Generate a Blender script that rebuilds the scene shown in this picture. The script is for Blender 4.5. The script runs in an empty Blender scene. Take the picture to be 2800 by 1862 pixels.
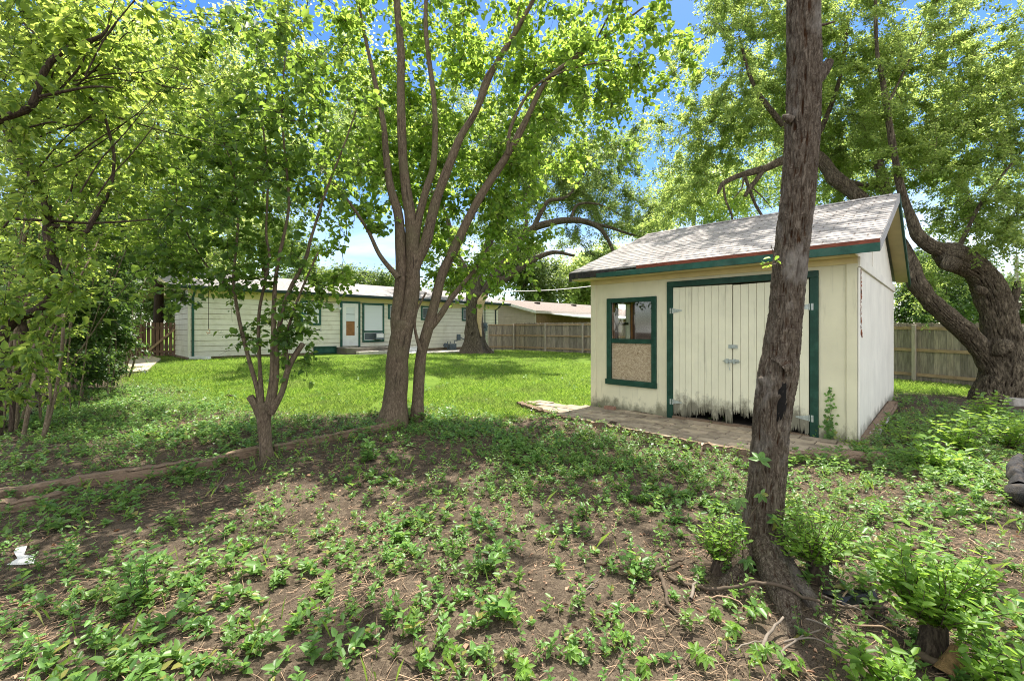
import bpy, math, random
import numpy as np
from mathutils import Vector

# ------------------------------------------------------------------ camera, sky, sun, exposure
sc = bpy.context.scene
COL = sc.collection
rng = np.random.default_rng(11)
random.seed(5)
EYE, FL, CX, HY = 1.5, 1197.0, 1400.0, 899.0      # eye height, focal length / centre / horizon in photo pixels
cam = bpy.data.cameras.new('camera'); camo = bpy.data.objects.new('camera', cam); COL.objects.link(camo)
cam.sensor_width = 36; cam.lens = 36 * FL / 2800; cam.shift_y = -32 / 2800
cam.clip_start = 0.05; cam.clip_end = 3000
camo.location = (0, 0, EYE); camo.rotation_euler = (math.radians(90), 0, 0)
sc.camera = camo

SKY_STR = .105
SUN_EL, SUN_AZ = math.radians(68), math.radians(24)   # azimuth from +Y towards +X
w = bpy.data.worlds.new("World"); sc.world = w; w.use_nodes = True
nt = w.node_tree; bg = nt.nodes['Background']
sky = nt.nodes.new('ShaderNodeTexSky'); sky.sky_type = 'NISHITA'; sky.sun_disc = False
sky.sun_elevation = SUN_EL; sky.sun_rotation = SUN_AZ; sky.air_density = 1.0; sky.dust_density = 0.6; sky.ozone_density = 2.5
hsv = nt.nodes.new('ShaderNodeHueSaturation'); hsv.inputs['Hue'].default_value = .507; hsv.inputs['Saturation'].default_value = 1.34; hsv.inputs['Value'].default_value = .82
nt.links.new(sky.outputs[0], hsv.inputs['Color'])
# thin bright clouds: wisps low down, unseen bank overhead and behind the viewer added as fill light
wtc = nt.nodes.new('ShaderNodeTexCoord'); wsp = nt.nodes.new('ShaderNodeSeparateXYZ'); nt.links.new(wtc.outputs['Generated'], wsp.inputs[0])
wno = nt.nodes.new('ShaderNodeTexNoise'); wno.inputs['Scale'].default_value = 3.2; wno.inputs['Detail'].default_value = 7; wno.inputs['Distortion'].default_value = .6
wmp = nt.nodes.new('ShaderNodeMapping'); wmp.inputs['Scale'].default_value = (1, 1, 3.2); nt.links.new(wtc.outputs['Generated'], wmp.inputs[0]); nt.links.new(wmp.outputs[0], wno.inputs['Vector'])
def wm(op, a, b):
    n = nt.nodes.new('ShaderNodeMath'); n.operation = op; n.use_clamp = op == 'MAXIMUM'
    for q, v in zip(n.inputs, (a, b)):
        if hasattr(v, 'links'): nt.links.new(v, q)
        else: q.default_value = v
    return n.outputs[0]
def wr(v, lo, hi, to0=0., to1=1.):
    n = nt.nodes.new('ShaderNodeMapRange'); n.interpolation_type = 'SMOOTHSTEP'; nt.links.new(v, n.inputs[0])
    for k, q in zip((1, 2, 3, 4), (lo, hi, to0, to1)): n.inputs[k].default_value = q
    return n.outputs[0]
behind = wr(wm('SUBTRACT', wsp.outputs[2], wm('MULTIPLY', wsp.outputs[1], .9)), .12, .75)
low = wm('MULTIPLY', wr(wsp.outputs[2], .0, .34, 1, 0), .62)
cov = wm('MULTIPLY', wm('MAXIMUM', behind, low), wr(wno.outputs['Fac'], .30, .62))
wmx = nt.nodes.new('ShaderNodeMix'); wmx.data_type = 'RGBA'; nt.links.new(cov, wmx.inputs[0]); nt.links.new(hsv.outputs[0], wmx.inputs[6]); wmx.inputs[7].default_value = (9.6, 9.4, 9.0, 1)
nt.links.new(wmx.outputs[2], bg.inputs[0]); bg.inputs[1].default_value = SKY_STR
sl = bpy.data.lights.new('sun', 'SUN'); slo = bpy.data.objects.new('sun', sl); COL.objects.link(slo)
sl.energy = 4.4; sl.angle = math.radians(0.5); sl.color = (1.0, 0.95, 0.86)
sd = Vector((math.sin(SUN_AZ) * math.cos(SUN_EL), math.cos(SUN_AZ) * math.cos(SUN_EL), math.sin(SUN_EL)))
slo.rotation_euler = sd.to_track_quat('Z', 'Y').to_euler(); slo.location = (0, 0, 40)
sc.view_settings.view_transform = 'Standard'; sc.view_settings.look = 'None'
sc.view_settings.exposure = 1.46; sc.view_settings.gamma = 1
sc.render.engine = 'CYCLES'
cy = sc.cycles
cy.max_bounces = 10; cy.diffuse_bounces = 5; cy.glossy_bounces = 3; cy.transmission_bounces = 6; cy.transparent_max_bounces = 8
cy.caustics_reflective = False; cy.caustics_refractive = False
cy.use_denoising = True; cy.denoising_prefilter = 'NONE'
cy.filter_width = 1.05

# ------------------------------------------------------------------ helpers
def px(x, y, d):
    "photo pixel at depth d -> world"
    return np.array(((x - CX) / FL * d, d, EYE - (y - HY) / FL * d))

def vnoise(P, scale=1.0, seed=0):
    P = np.asarray(P, float) * scale + seed * 17.31
    i = np.floor(P).astype(np.int64); f = P - i; f = f * f * (3 - 2 * f)
    def h(a, b, c):
        n = (a * 73856093) ^ (b * 19349663) ^ (c * 83492791)
        n = (n ^ (n >> 13)) * 1274126177 & 0x7fffffff
        n = (n ^ (n >> 15)) * 668265263 & 0x7fffffff
        return (n & 0xffff) / 65535.0
    r = 0
    for a in (0, 1):
        wa = f[:, 0] if a else 1 - f[:, 0]
        for b in (0, 1):
            wb = f[:, 1] if b else 1 - f[:, 1]
            for c in (0, 1):
                wc = f[:, 2] if c else 1 - f[:, 2]
                r = r + wa * wb * wc * h(i[:, 0] + a, i[:, 1] + b, i[:, 2] + c)
    return r

def n2(x, y, scale, seed=0):
    return vnoise(np.stack([x, y, np.zeros_like(x)], 1), scale, seed)

def sstep(x, a, b):
    t = np.clip((x - a) / (b - a), 0, 1); return t * t * (3 - 2 * t)

def G0(x, y):
    x = np.asarray(x, float); y = np.asarray(y, float)
    return 0.27 * sstep(y, 9, 17) * (1 - .5 * sstep(x, -9, 0)) - .15 * sstep(x, 8, 11)

def GH(x, y):
    x = np.atleast_1d(np.asarray(x, float)); y = np.atleast_1d(np.asarray(y, float))
    near = 1 - sstep(y, 9, 13)
    soil = (n2(x, y, 1.1, 1) - .5) * .07 + (n2(x, y, 4.0, 2) - .5) * .03 + (n2(x, y, 13.0, 3) - .5) * .014
    far = (n2(x, y, .8, 4) - .5) * .04
    mound = .10 * np.exp(-((x - 1.62) ** 2 + (y - 2.6) ** 2) / .25)
    return G0(x, y) + soil * near + far * (1 - near) + mound

def gh(x, y): return float(GH(x, y)[0])
def gpx(x, y):
    "photo pixel -> ground point"
    d = EYE * FL / (y - HY)
    for _ in range(8):
        z = gh((x - CX) / FL * d, d); d = (EYE - z) * FL / (y - HY)
    return np.array(((x - CX) / FL * d, d, gh((x - CX) / FL * d, d)))

def tag(o, label=None, cat=None, group=None, kind=None):
    if label: o['label'] = label
    if cat: o['category'] = cat
    if group: o['group'] = group
    if kind: o['kind'] = kind
    return o

def empty(name, loc, label, cat, rz=0, group=None):
    o = bpy.data.objects.new(name, None); COL.objects.link(o); o.location = loc; o.rotation_euler = (0, 0, rz)
    o.empty_display_size = .1
    return tag(o, label, cat, group)

def npmesh(name, V, F, m, parent=None, smooth=False, attrs=None, loc=None):
    "V (n,3); F (k,3|4) array or a list of such arrays"
    V = np.asarray(V, np.float32)
    Fs = F if isinstance(F, list) else [F]
    Fs = [np.asarray(f, np.int32) for f in Fs if len(f)]
    me = bpy.data.meshes.new(name)
    me.vertices.add(len(V)); me.vertices.foreach_set('co', V.ravel())
    idx = np.concatenate([f.ravel() for f in Fs]); tot = np.concatenate([np.full(len(f), f.shape[1], np.int32) for f in Fs])
    st = np.concatenate([[0], np.cumsum(tot)[:-1]]).astype(np.int32)
    me.loops.add(len(idx)); me.loops.foreach_set('vertex_index', idx)
    me.polygons.add(len(tot)); me.polygons.foreach_set('loop_start', st)
    try: me.polygons.foreach_set('loop_total', tot)
    except Exception: pass
    if smooth: me.polygons.foreach_set('use_smooth', np.ones(len(tot), bool))
    for k, a in (attrs or {}).items():
        at = me.attributes.new(k, 'FLOAT', 'POINT'); at.data.foreach_set('value', np.asarray(a, np.float32))
    me.update(calc_edges=True)
    if m: me.materials.append(m)
    o = bpy.data.objects.new(name, me); COL.objects.link(o)
    if parent: o.parent = parent
    if loc is not None: o.location = loc
    return o

class MB:
    "mesh builder for boxes, prisms, tubes"
    def __init__(s): s.v = []; s.f = []
    def add(s, vs, fs):
        n = len(s.v); s.v += [tuple(map(float, p)) for p in vs]; s.f += [tuple(i + n for i in f) for f in fs]; return s
    def box(s, a, b, rot=None, c=None):
        (x0, y0, z0), (x1, y1, z1) = a, b
        vs = [(x0, y0, z0), (x1, y0, z0), (x1, y1, z0), (x0, y1, z0), (x0, y0, z1), (x1, y0, z1), (x1, y1, z1), (x0, y1, z1)]
        return s.add(vs, [(0, 3, 2, 1), (4, 5, 6, 7), (0, 1, 5, 4), (1, 2, 6, 5), (2, 3, 7, 6), (3, 0, 4, 7)])
    def hexa(s, vs):
        return s.add(vs, [(0, 3, 2, 1), (4, 5, 6, 7), (0, 1, 5, 4), (1, 2, 6, 5), (2, 3, 7, 6), (3, 0, 4, 7)])
    def prism(s, poly, axis, a, b):
        "poly 2D outline extruded along axis from a to b"
        def P(p, t):
            return (t, p[0], p[1]) if axis == 0 else (p[0], t, p[1]) if axis == 1 else (p[0], p[1], t)
        n = len(poly)
        vs = [P(p, a) for p in poly] + [P(p, b) for p in poly]
        fs = [tuple(range(n))[::-1], tuple(range(n, 2 * n))] + [(i, (i + 1) % n, n + (i + 1) % n, n + i) for i in range(n)]
        return s.add(vs, fs)
    def tube(s, pts, r, n=8, cap=True):
        pts = [np.array(p, float) for p in pts]; m = len(pts)
        rr = r if hasattr(r, '__len__') else [r] * m
        base = len(s.v); vs = []; fs = []
        ref = np.array((.31, .17, .93))
        for i, p in enumerate(pts):
            t = pts[min(i + 1, m - 1)] - pts[max(i - 1, 0)]; t /= np.linalg.norm(t) + 1e-9
            if abs(t @ ref) > .93: ref = np.array((.9, .3, .1))
            a = np.cross(t, ref); a /= np.linalg.norm(a); b = np.cross(t, a)
            for k in range(n):
                q = 2 * math.pi * k / n; vs.append(p + rr[i] * (a * math.cos(q) + b * math.sin(q)))
        for i in range(m - 1):
            for k in range(n):
                fs.append((i * n + k, i * n + (k + 1) % n, (i + 1) * n + (k + 1) % n, (i + 1) * n + k))
        if cap: fs += [tuple(range(n))[::-1], tuple(range((m - 1) * n, m * n))]
        return s.add(vs, fs)
    def build(s, name, m, parent=None, smooth=False, bevel=0, loc=None):
        me = bpy.data.meshes.new(name); me.from_pydata(s.v, [], s.f); me.update()
        if smooth: me.polygons.foreach_set('use_smooth', [True] * len(me.polygons))
        me.materials.append(m)
        o = bpy.data.objects.new(name, me); COL.objects.link(o)
        if parent: o.parent = parent
        if loc is not None: o.location = loc
        if bevel:
            b = o.modifiers.new('bevel', 'BEVEL'); b.width = bevel; b.segments = 1; b.limit_method = 'ANGLE'
        return o

# ------------------------------------------------------------------ materials
def newmat(name):
    m = bpy.data.materials.new(name); m.use_nodes = True
    t = m.node_tree; b = t.nodes['Principled BSDF']
    b.inputs['Specular IOR Level'].default_value = .3
    return m, t, b
def node(t, k, **kw):
    n = t.nodes.new(k)
    for a, v in kw.items():
        if a in n.bl_rna.properties: setattr(n, a, v)
        else: n.inputs[a.replace('_', ' ')].default_value = v
    return n
def ramp(t, fac, stops):
    r = t.nodes.new('ShaderNodeValToRGB'); e = r.color_ramp.elements
    while len(e) < len(stops): e.new(.5)
    for k, (p, c) in enumerate(stops):
        e[k].position = p; e[k].color = (*c, 1) if len(c) == 3 else c
    t.links.new(fac, r.inputs[0]); return r.outputs[0]
def coords(t, scale=(1, 1, 1), kind='Object'):
    tc = t.nodes.new('ShaderNodeTexCoord'); mp = t.nodes.new('ShaderNodeMapping'); mp.inputs['Scale'].default_value = scale
    t.links.new(tc.outputs[kind], mp.inputs[0]); return mp.outputs[0]
def noise(t, vec, scale, detail=5, rough=.6, dist=0):
    n = node(t, 'ShaderNodeTexNoise', Scale=scale, Detail=detail, Roughness=rough, Distortion=dist)
    t.links.new(vec, n.inputs['Vector']); return n.outputs['Fac']
def bump(t, b, h, strength=.3, dist=.02):
    n = node(t, 'ShaderNodeBump', Strength=strength, Distance=dist); t.links.new(h, n.inputs['Height']); t.links.new(n.outputs[0], b.inputs['Normal'])
def mix(t, fac, a, b, mode='MIX'):
    n = t.nodes.new('ShaderNodeMix'); n.data_type = 'RGBA'; n.blend_type = mode
    for s, v in ((n.inputs[0], fac), (n.inputs[6], a), (n.inputs[7], b)):
        if hasattr(v, 'links'): t.links.new(v, s)
        elif isinstance(v, tuple): s.default_value = (*v, 1)
        else: s.default_value = v
    return n.outputs[2]
def math_(t, op, a, b=0.0):
    n = t.nodes.new('ShaderNodeMath'); n.operation = op
    for s, v in ((n.inputs[0], a), (n.inputs[1], b)):
        if hasattr(v, 'links'): t.links.new(v, s)
        else: s.default_value = v
    return n.outputs[0]

def plain(name, c, var=.25, scale=6, rough=.7, bmp=.15, stretch=(1, 1, 1), metal=0, dirt=None, dscale=3, isl=0, rot=0):
    m, t, b = newmat(name); v = coords(t, stretch)
    if rot:
        rm = t.nodes.new('ShaderNodeMapping'); rm.inputs['Rotation'].default_value = (0, 0, rot); r0 = coords(t); t.links.new(r0, rm.inputs[0])
        sm = t.nodes.new('ShaderNodeMapping'); sm.inputs['Scale'].default_value = stretch; t.links.new(rm.outputs[0], sm.inputs[0]); v = sm.outputs[0]
    f = noise(t, v, scale)
    lo = tuple(x * (1 - var) for x in c); hi = tuple(min(1, x * (1 + var * .8)) for x in c)
    col = ramp(t, f, [(.3, lo), (.7, hi)])
    if dirt:
        f2 = noise(t, v, dscale, 8, .7)
        col = mix(t, ramp(t, f2, [(.5, (0, 0, 0)), (.72, (1, 1, 1))]), col, dirt)
    if isl:
        g = t.nodes.new('ShaderNodeNewGeometry'); col = mix(t, 1.0, col, ramp(t, g.outputs['Random Per Island'], [(0, (1 - isl,) * 3), (.6, (1, 1, 1)), (1, (1 + isl * .5, 1 + isl * .42, 1 + isl * .3))]), 'MULTIPLY')
    t.links.new(col, b.inputs['Base Color']); b.inputs['Roughness'].default_value = rough; b.inputs['Metallic'].default_value = metal
    if bmp: bump(t, b, noise(t, v, scale * 6, 4), bmp, .01)
    return m

def leafmat(name, refl, trans, tmix=.5, var=.35, rough=.45, patch=None, pscale=.8, sick=None):
    "two-sided leaf: reflection + light through the blade, colour differing from leaf to leaf"
    m, t, b = newmat(name)
    g = t.nodes.new('ShaderNodeNewGeometry')
    r = g.outputs['Random Per Island']
    lo = tuple(x * (1 - var) for x in refl); hi = tuple(x * (1 + var) for x in refl)
    hi = (hi[0] * 1.15, hi[1], hi[2])
    c_ = ramp(t, r, [(0, lo), (1, hi)] if not sick else [(0, lo), (.93, hi), (.95, sick), (1, sick)])
    if patch: c_ = mix(t, ramp(t, noise(t, coords(t), pscale, 5, .65), [(.46, (0, 0, 0)), (.68, (.8, .8, .8))]), c_, patch)
    t.links.new(c_, b.inputs['Base Color'])
    b.inputs['Roughness'].default_value = rough; b.inputs['Specular IOR Level'].default_value = .35
    tr = t.nodes.new('ShaderNodeBsdfTranslucent')
    lo = tuple(x * (1 - var * .8) for x in trans); hi = tuple(x * (1 + var * .8) for x in trans)
    hi = (hi[0] * 1.2, hi[1], hi[2])
    c_ = ramp(t, r, [(0, lo), (1, hi)])
    if patch: c_ = mix(t, ramp(t, noise(t, coords(t), pscale, 5, .65), [(.46, (0, 0, 0)), (.68, (.8, .8, .8))]), c_, tuple(q * 1.6 for q in patch))
    t.links.new(c_, tr.inputs['Color'])
    mx = t.nodes.new('ShaderNodeMixShader'); mx.inputs[0].default_value = tmix
    t.links.new(b.outputs[0], mx.inputs[1]); t.links.new(tr.outputs[0], mx.inputs[2])
    t.links.new(mx.outputs[0], t.nodes['Material Output'].inputs['Surface'])
    return m

def barkmat(name, dark, light, moss=None, vs=(9, 9, 1.6), strength=.8, dist=.02, furrow=None, dash=False):
    m, t, b = newmat(name)
    v = coords(t, vs); v2 = coords(t)
    f = noise(t, v, 1.6, 9, .7, .8); f2 = noise(t, v2, 3, 5); f3 = noise(t, coords(t, tuple(q * 2.6 for q in vs)), 1.5, 5, .6, .4)
    rid = math_(t, 'SUBTRACT', 1.0, math_(t, 'MULTIPLY', math_(t, 'ABSOLUTE', math_(t, 'SUBTRACT', f, .5)), 5.0))
    h = math_(t, 'ADD', math_(t, 'MULTIPLY', math_(t, 'SUBTRACT', 1.0, rid), .5), math_(t, 'MULTIPLY', f3, .75))
    col = ramp(t, h, [(.28, dark), (.52, tuple((a * 1.2 + c) / 2.2 for a, c in zip(dark, light))), (.85, light)])
    fa = t.nodes.new('ShaderNodeAttribute'); fa.attribute_name = 'furrow'
    if furrow: col = mix(t, ramp(t, math_(t, 'ADD', fa.outputs['Fac'], math_(t, 'MULTIPLY', math_(t, 'SUBTRACT', f3, .5), .9)), [(.30, (1, 1, 1)), (.62, (0, 0, 0))]), col, furrow)
    if dash:
        dn_ = noise(t, coords(t, (14, 14, 70)), 1.6, 3, .5, .2); col = mix(t, ramp(t, dn_, [(.60, (0, 0, 0)), (.66, (.8, .8, .8))]), col, (.06, .04, .03))
        lg = noise(t, coords(t, (1, 1, .6)), 5, 4); col = mix(t, ramp(t, lg, [(.52, (0, 0, 0)), (.66, (.55, .55, .55))]), col, (.30, .275, .24))
    if moss: col = mix(t, ramp(t, f2, [(.45, (0, 0, 0)), (.75, (.7, .7, .7))]), col, moss)
    t.links.new(col, b.inputs['Base Color']); b.inputs['Roughness'].default_value = .9; b.inputs['Specular IOR Level'].default_value = .15
    bump(t, b, h, strength, dist)
    return m

M = {}
M['leaf_mulberry'] = leafmat('mulberry_leaf', (.068, .15, .026), (.42, .65, .10), .54)
M['leaf_small_tree'] = leafmat('dark_leaf', (.05, .115, .024), (.30, .50, .07), .46)
M['leaf_elm'] = leafmat('elm_leaf', (.125, .21, .055), (.48, .67, .17), .55)
M['leaf_elm_grey'] = leafmat('grey_elm_leaf', (.095, .155, .05), (.32, .48, .12), .5)
M['leaf_near'] = leafmat('thicket_leaf', (.065, .145, .026), (.48, .68, .12), .52)
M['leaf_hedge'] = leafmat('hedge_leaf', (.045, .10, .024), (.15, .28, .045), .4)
M['leaf_far'] = leafmat('far_leaf', (.075, .13, .04), (.24, .36, .08), .45)
M['leaf_bright'] = leafmat('bright_far_leaf', (.13, .22, .06), (.58, .76, .24), .56)
M['leaf_weed'] = leafmat('weed_leaf', (.095, .215, .052), (.27, .50, .10), .42, var=.45, rough=.4, patch=(.14, .215, .045), pscale=2.5, sick=(.26, .22, .06))
M['leaf_sprout'] = leafmat('sprout_leaf', (.12, .245, .036), (.34, .58, .08), .48)
M['grass'] = leafmat('grass_blade', (.15, .28, .04), (.38, .62, .09), .45, var=.35, patch=(.20, .24, .075), pscale=.75, sick=(.34, .29, .14))
M['straw'] = leafmat('dry_straw', (.25, .195, .125), (.1, .07, .03), .06, .6, .8)
M['deadleaf'] = leafmat('dead_leaf', (.22, .15, .095), (.2, .1, .04), .12, .7, .7)
M['bark_near'] = barkmat('furrowed_bark', (.035, .023, .014), (.25, .205, .155), None, (26, 26, 5), 1.0, .012, (.055, .025, .010), True)
M['bark_mulberry'] = barkmat('grey_brown_bark', (.07, .05, .034), (.235, .18, .125), (.12, .11, .06), (17, 17, 5), .8, .010, (.05, .036, .026))
M['bark_elm'] = barkmat('deeply_furrowed_bark', (.035, .026, .018), (.29, .24, .165), None, (9, 9, 2.2), 1.0, .03, (.020, .013, .009))
M['bark_arch'] = barkmat('dark_grey_bark', (.03, .023, .017), (.19, .155, .115), None, (7, 7, 1.6), 1.0, .03, (.02, .015, .01))
M['bark_dark'] = barkmat('dark_bark', (.02, .014, .01), (.12, .09, .065), None, (18, 18, 5), .6, .01)
M['bark_stem'] = barkmat('pale_stem', (.09, .065, .04), (.30, .24, .17), None, (25, 25, 6), .4, .006)
M['twig'] = plain('twig', (.085, .062, .042), .3, 20, .9, 0)
M['twig_dark'] = plain('dark_twig', (.045, .034, .024), .3, 20, .9, 0)
M['twig_grey'] = plain('grey_twig', (.17, .14, .11), .3, 20, .9, 0)
M['cutwood'] = plain('cut_wood', (.50, .37, .22), .3, 14, .8, .2)
# ground: bare soil with litter flecks, lawn where the 'lawn' attribute says so
m, t, b = newmat('earth_and_turf'); v = coords(t)
f = noise(t, v, 2.2, 8, .65); f2 = noise(t, v, 38, 6, .7); f3 = noise(t, v, 140, 3, .6)
soil = ramp(t, f, [(.3, (.042, .032, .022)), (.5, (.076, .058, .041)), (.72, (.145, .113, .082))])
soil = mix(t, ramp(t, f2, [(.50, (0, 0, 0)), (.60, (1, 1, 1))]), soil, (.14, .108, .076))
soil = mix(t, ramp(t, f3, [(.56, (0, 0, 0)), (.62, (1, 1, 1))]), soil, (.030, .020, .014))
turf = ramp(t, noise(t, v, 1.3, 6), [(.3, (.08, .14, .016)), (.7, (.14, .21, .03))])
turf = mix(t, ramp(t, noise(t, v, 30, 4), [(.5, (0, 0, 0)), (.7, (.6, .6, .6))]), turf, (.05, .085, .012))
at = t.nodes.new('ShaderNodeAttribute'); at.attribute_name = 'lawn'
t.links.new(mix(t, at.outputs['Fac'], soil, turf), b.inputs['Base Color']); b.inputs['Roughness'].default_value = .95
b.inputs['Specular IOR Level'].default_value = .1
bump(t, b, math_(t, 'ADD', f2, math_(t, 'MULTIPLY', f3, .5)), .7, .03); M['ground'] = m

def painted(name, c, dirt, zfade=None, bmp=.15, thr=.70):
    "weathered paint; optional mould climbing from the ground"
    m, t, b = newmat(name); v = coords(t)
    f = noise(t, v, 1.7, 6); col = ramp(t, f, [(.3, tuple(x * .9 for x in c)), (.7, tuple(min(1, x * 1.06) for x in c))])
    vs = coords(t, (9, 9, .9)); st = noise(t, vs, 1.5, 6)
    col = mix(t, ramp(t, st, [(.58, (0, 0, 0)), (.8, (.35, .35, .35))]), col, tuple(x * .55 for x in dirt))
    if zfade:
        sx = t.nodes.new('ShaderNodeSeparateXYZ'); t.links.new(v, sx.inputs[0])
        z = math_(t, 'DIVIDE', math_(t, 'SUBTRACT', zfade, sx.outputs[2]), zfade)
        sp = noise(t, coords(t, (1, 1, .55)), 6, 9, .72)
        k = math_(t, 'ADD', math_(t, 'MULTIPLY', z, .55), sp)
        col = mix(t, ramp(t, k, [(thr, (0, 0, 0)), (thr + .22, (.8, .8, .8))]), col, dirt)
    t.links.new(col, b.inputs['Base Color']); b.inputs['Roughness'].default_value = .75
    if bmp: bump(t, b, noise(t, v, 60, 5, .7), bmp, .006)
    return m
M['cream'] = painted('cream_paint_board', (.69, .65, .46), (.13, .125, .07), .50, thr=.80)
M['creamw'] = painted('white_side_board', (.73, .70, .61), (.16, .15, .11), .32)
M['doorp'] = painted('flaking_white_door_paint', (.72, .695, .52), (.05, .042, .024), .55, .3, .60)
M['green'] = plain('dark_green_paint', (.009, .048, .029), .3, 5, .5, .1, dirt=(.03, .10, .07))
M['greenw'] = plain('weathered_green_paint', (.02, .085, .06), .35, 7, .6, .15, dirt=(.06, .12, .09))
M['red'] = plain('bare_red_brown_board', (.20, .055, .03), .5, 9, .7, .2, (1, 6, 6))
M['soffit'] = plain('cream_soffit', (.62, .52, .27), .12, 3, .7, .08)
M['greywood'] = plain('grey_weathered_board', (.36, .35, .34), .4, 10, .8, .3, (1, 6, 6))
m, t, b = newmat('asphalt_shingles'); v = coords(t)
br = node(t, 'ShaderNodeTexBrick', offset=.5, Scale=1.0, Mortar_Size=.010, Brick_Width=.30, Row_Height=.1393, Mortar_Smooth=.1)
br.inputs['Color1'].default_value = (.27, .25, .24, 1); br.inputs['Color2'].default_value = (.32, .295, .28, 1); br.inputs['Mortar'].default_value = (.10, .08, .07, 1)
t.links.new(v, br.inputs['Vector'])
c = mix(t, ramp(t, noise(t, v, 1.2, 7, .7), [(.4, (0, 0, 0)), (.75, (.75, .75, .75))]), br.outputs['Color'], (.40, .385, .375))
c = mix(t, ramp(t, noise(t, v, 90, 3), [(.45, (0, 0, 0)), (.8, (.5, .5, .5))]), c, (.2, .17, .15))
t.links.new(c, b.inputs['Base Color']); b.inputs['Roughness'].default_value = .92
bump(t, b, noise(t, v, 160, 3), .35, .006); M['shingle'] = m
m, t, b = newmat('oriented_strand_board'); v = coords(t)
vo = node(t, 'ShaderNodeTexVoronoi', Scale=32.0, Randomness=1.0); vo2 = node(t, 'ShaderNodeTexVoronoi', Scale=24.0)
nz = node(t, 'ShaderNodeTexNoise', Scale=7.0, Detail=2); t.links.new(v, nz.inputs['Vector'])
t.links.new(mix(t, .5, coords(t, (1, 1, .35)), nz.outputs['Color'], 'ADD'), vo.inputs['Vector'])
t.links.new(mix(t, .4, coords(t, (.35, 1, 1)), nz.outputs['Color'], 'ADD'), vo2.inputs['Vector'])
k = math_(t, 'MULTIPLY', math_(t, 'ADD', math_(t, 'FRACT', math_(t, 'MULTIPLY', vo.outputs['Distance'], 1.9)), vo2.outputs['Distance']), .6)
t.links.new(ramp(t, k, [(.15, (.17, .115, .06)), (.5, (.36, .27, .17)), (.85, (.52, .43, .30))]), b.inputs['Base Color']); b.inputs['Roughness'].default_value = .8
M['osb'] = m
m, t, b = newmat('window_glass')
tr = t.nodes.new('ShaderNodeBsdfTransparent'); gl = t.nodes.new('ShaderNodeBsdfGlossy'); gl.inputs['Roughness'].default_value = .03
fr = t.nodes.new('ShaderNodeFresnel'); fr.inputs[0].default_value = 1.5
mx = t.nodes.new('ShaderNodeMixShader'); t.links.new(math_(t, 'ADD', fr.outputs[0], .03), mx.inputs[0])
t.links.new(tr.outputs[0], mx.inputs[1]); t.links.new(gl.outputs[0], mx.inputs[2]); t.links.new(mx.outputs[0], t.nodes['Material Output'].inputs['Surface'])
M['glass'] = m
M['dark'] = plain('dark_parts_and_inner_shade', (.03, .024, .018), .4, 5, .9, 0)  # near-black: dark fittings, and the shed's interior shade put into board colour
M['orange'] = plain('orange_stud', (.42, .17, .05), .3, 9, .7, .1)
M['metal'] = plain('galvanised_hinge', (.42, .46, .42), .25, 30, .45, .1, metal=.6)
M['paver'] = plain('tan_concrete_paver', (.36, .295, .215), .3, 5, .9, .3, dirt=(.14, .105, .075), dscale=2.2, isl=.3)
M['timber'] = plain('weathered_landscape_timber', (.25, .175, .115), .6, 3, .9, 1.0, (1.2, 16, 16), dirt=(.035, .024, .017), isl=0, rot=-.62)
M['fence'] = plain('grey_brown_fence_board', (.30, .255, .205), .4, 5, .85, .25, (7, 7, .7), dirt=(.16, .135, .11), isl=.38)
M['post'] = plain('pale_fence_post', (.40, .345, .275), .3, 5, .85, .25, (7, 7, .7))
M['rail'] = plain('tan_fence_rail', (.36, .25, .15), .3, 6, .85, .2)
M['gatewood'] = plain('red_brown_gate_board', (.17, .108, .072), .35, 5, .85, .25, (7, 7, .7), isl=.35)
M['siding'] = plain('cream_lap_siding', (.68, .655, .54), .08, 2, .65, .06, dirt=(.52, .49, .36), dscale=1.3)
M['gap'] = plain('ochre_lap_shade', (.24, .17, .075), .2, 5, .8, 0)  # darker ochre puts the shadow under each siding lap into the colour
M['frieze'] = plain('yellow_frieze_board', (.62, .545, .28), .08, 2, .65, .05)
M['found'] = plain('brown_foundation', (.25, .18, .12), .3, 6, .9, .3)
M['concrete'] = plain('pale_concrete', (.46, .43, .38), .2, 4, .9, .2, dirt=(.25, .22, .18))
M['concdark'] = plain('dark_painted_step', (.13, .115, .095), .3, 5, .85, .2)
M['gutter'] = plain('dark_green_gutter', (.012, .035, .03), .3, 8, .4, 0)
M['hroof'] = plain('grey_house_shingles', (.27, .25, .24), .35, 9, .95, .5, dirt=(.13, .115, .11), dscale=5)
M['nroof'] = plain('brown_grey_shingles', (.21, .17, .145), .35, 10, .95, .4)
M['white'] = plain('white_paint', (.72, .72, .70), .08, 5, .5, .05)
M['blind'] = plain('white_window_blind', (.62, .66, .67), .06, 3, .6, 0, (.2, .2, 40))
M['pane'] = plain('dim_pane', (.10, .12, .13), .3, 3, .12, 0)
M['brownboard'] = plain('brown_plywood', (.27, .125, .045), .3, 5, .7, .1)
M['nsiding'] = plain('grey_beige_lap_siding', (.46, .40, .36), .1, 3, .7, 0)
M['nbrown'] = plain('brown_wood_siding', (.19, .115, .07), .3, 5, .8, .1)
M['meter'] = plain('grey_blue_meter_metal', (.12, .15, .17), .3, 9, .45, .1, metal=.3)
M['stone'] = plain('grey_stone', (.36, .33, .29), .3, 8, .9, .5)
M['gravel'] = plain('pale_gravel', (.50, .43, .31), .3, 40, .95, .5)
M['paper'] = plain('white_scrap', (.62, .61, .58), .12, 8, .7, .2, dirt=(.40, .36, .30))
M['plastic'] = plain('black_plastic', (.012, .012, .016), .3, 8, .35, .1)
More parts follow.
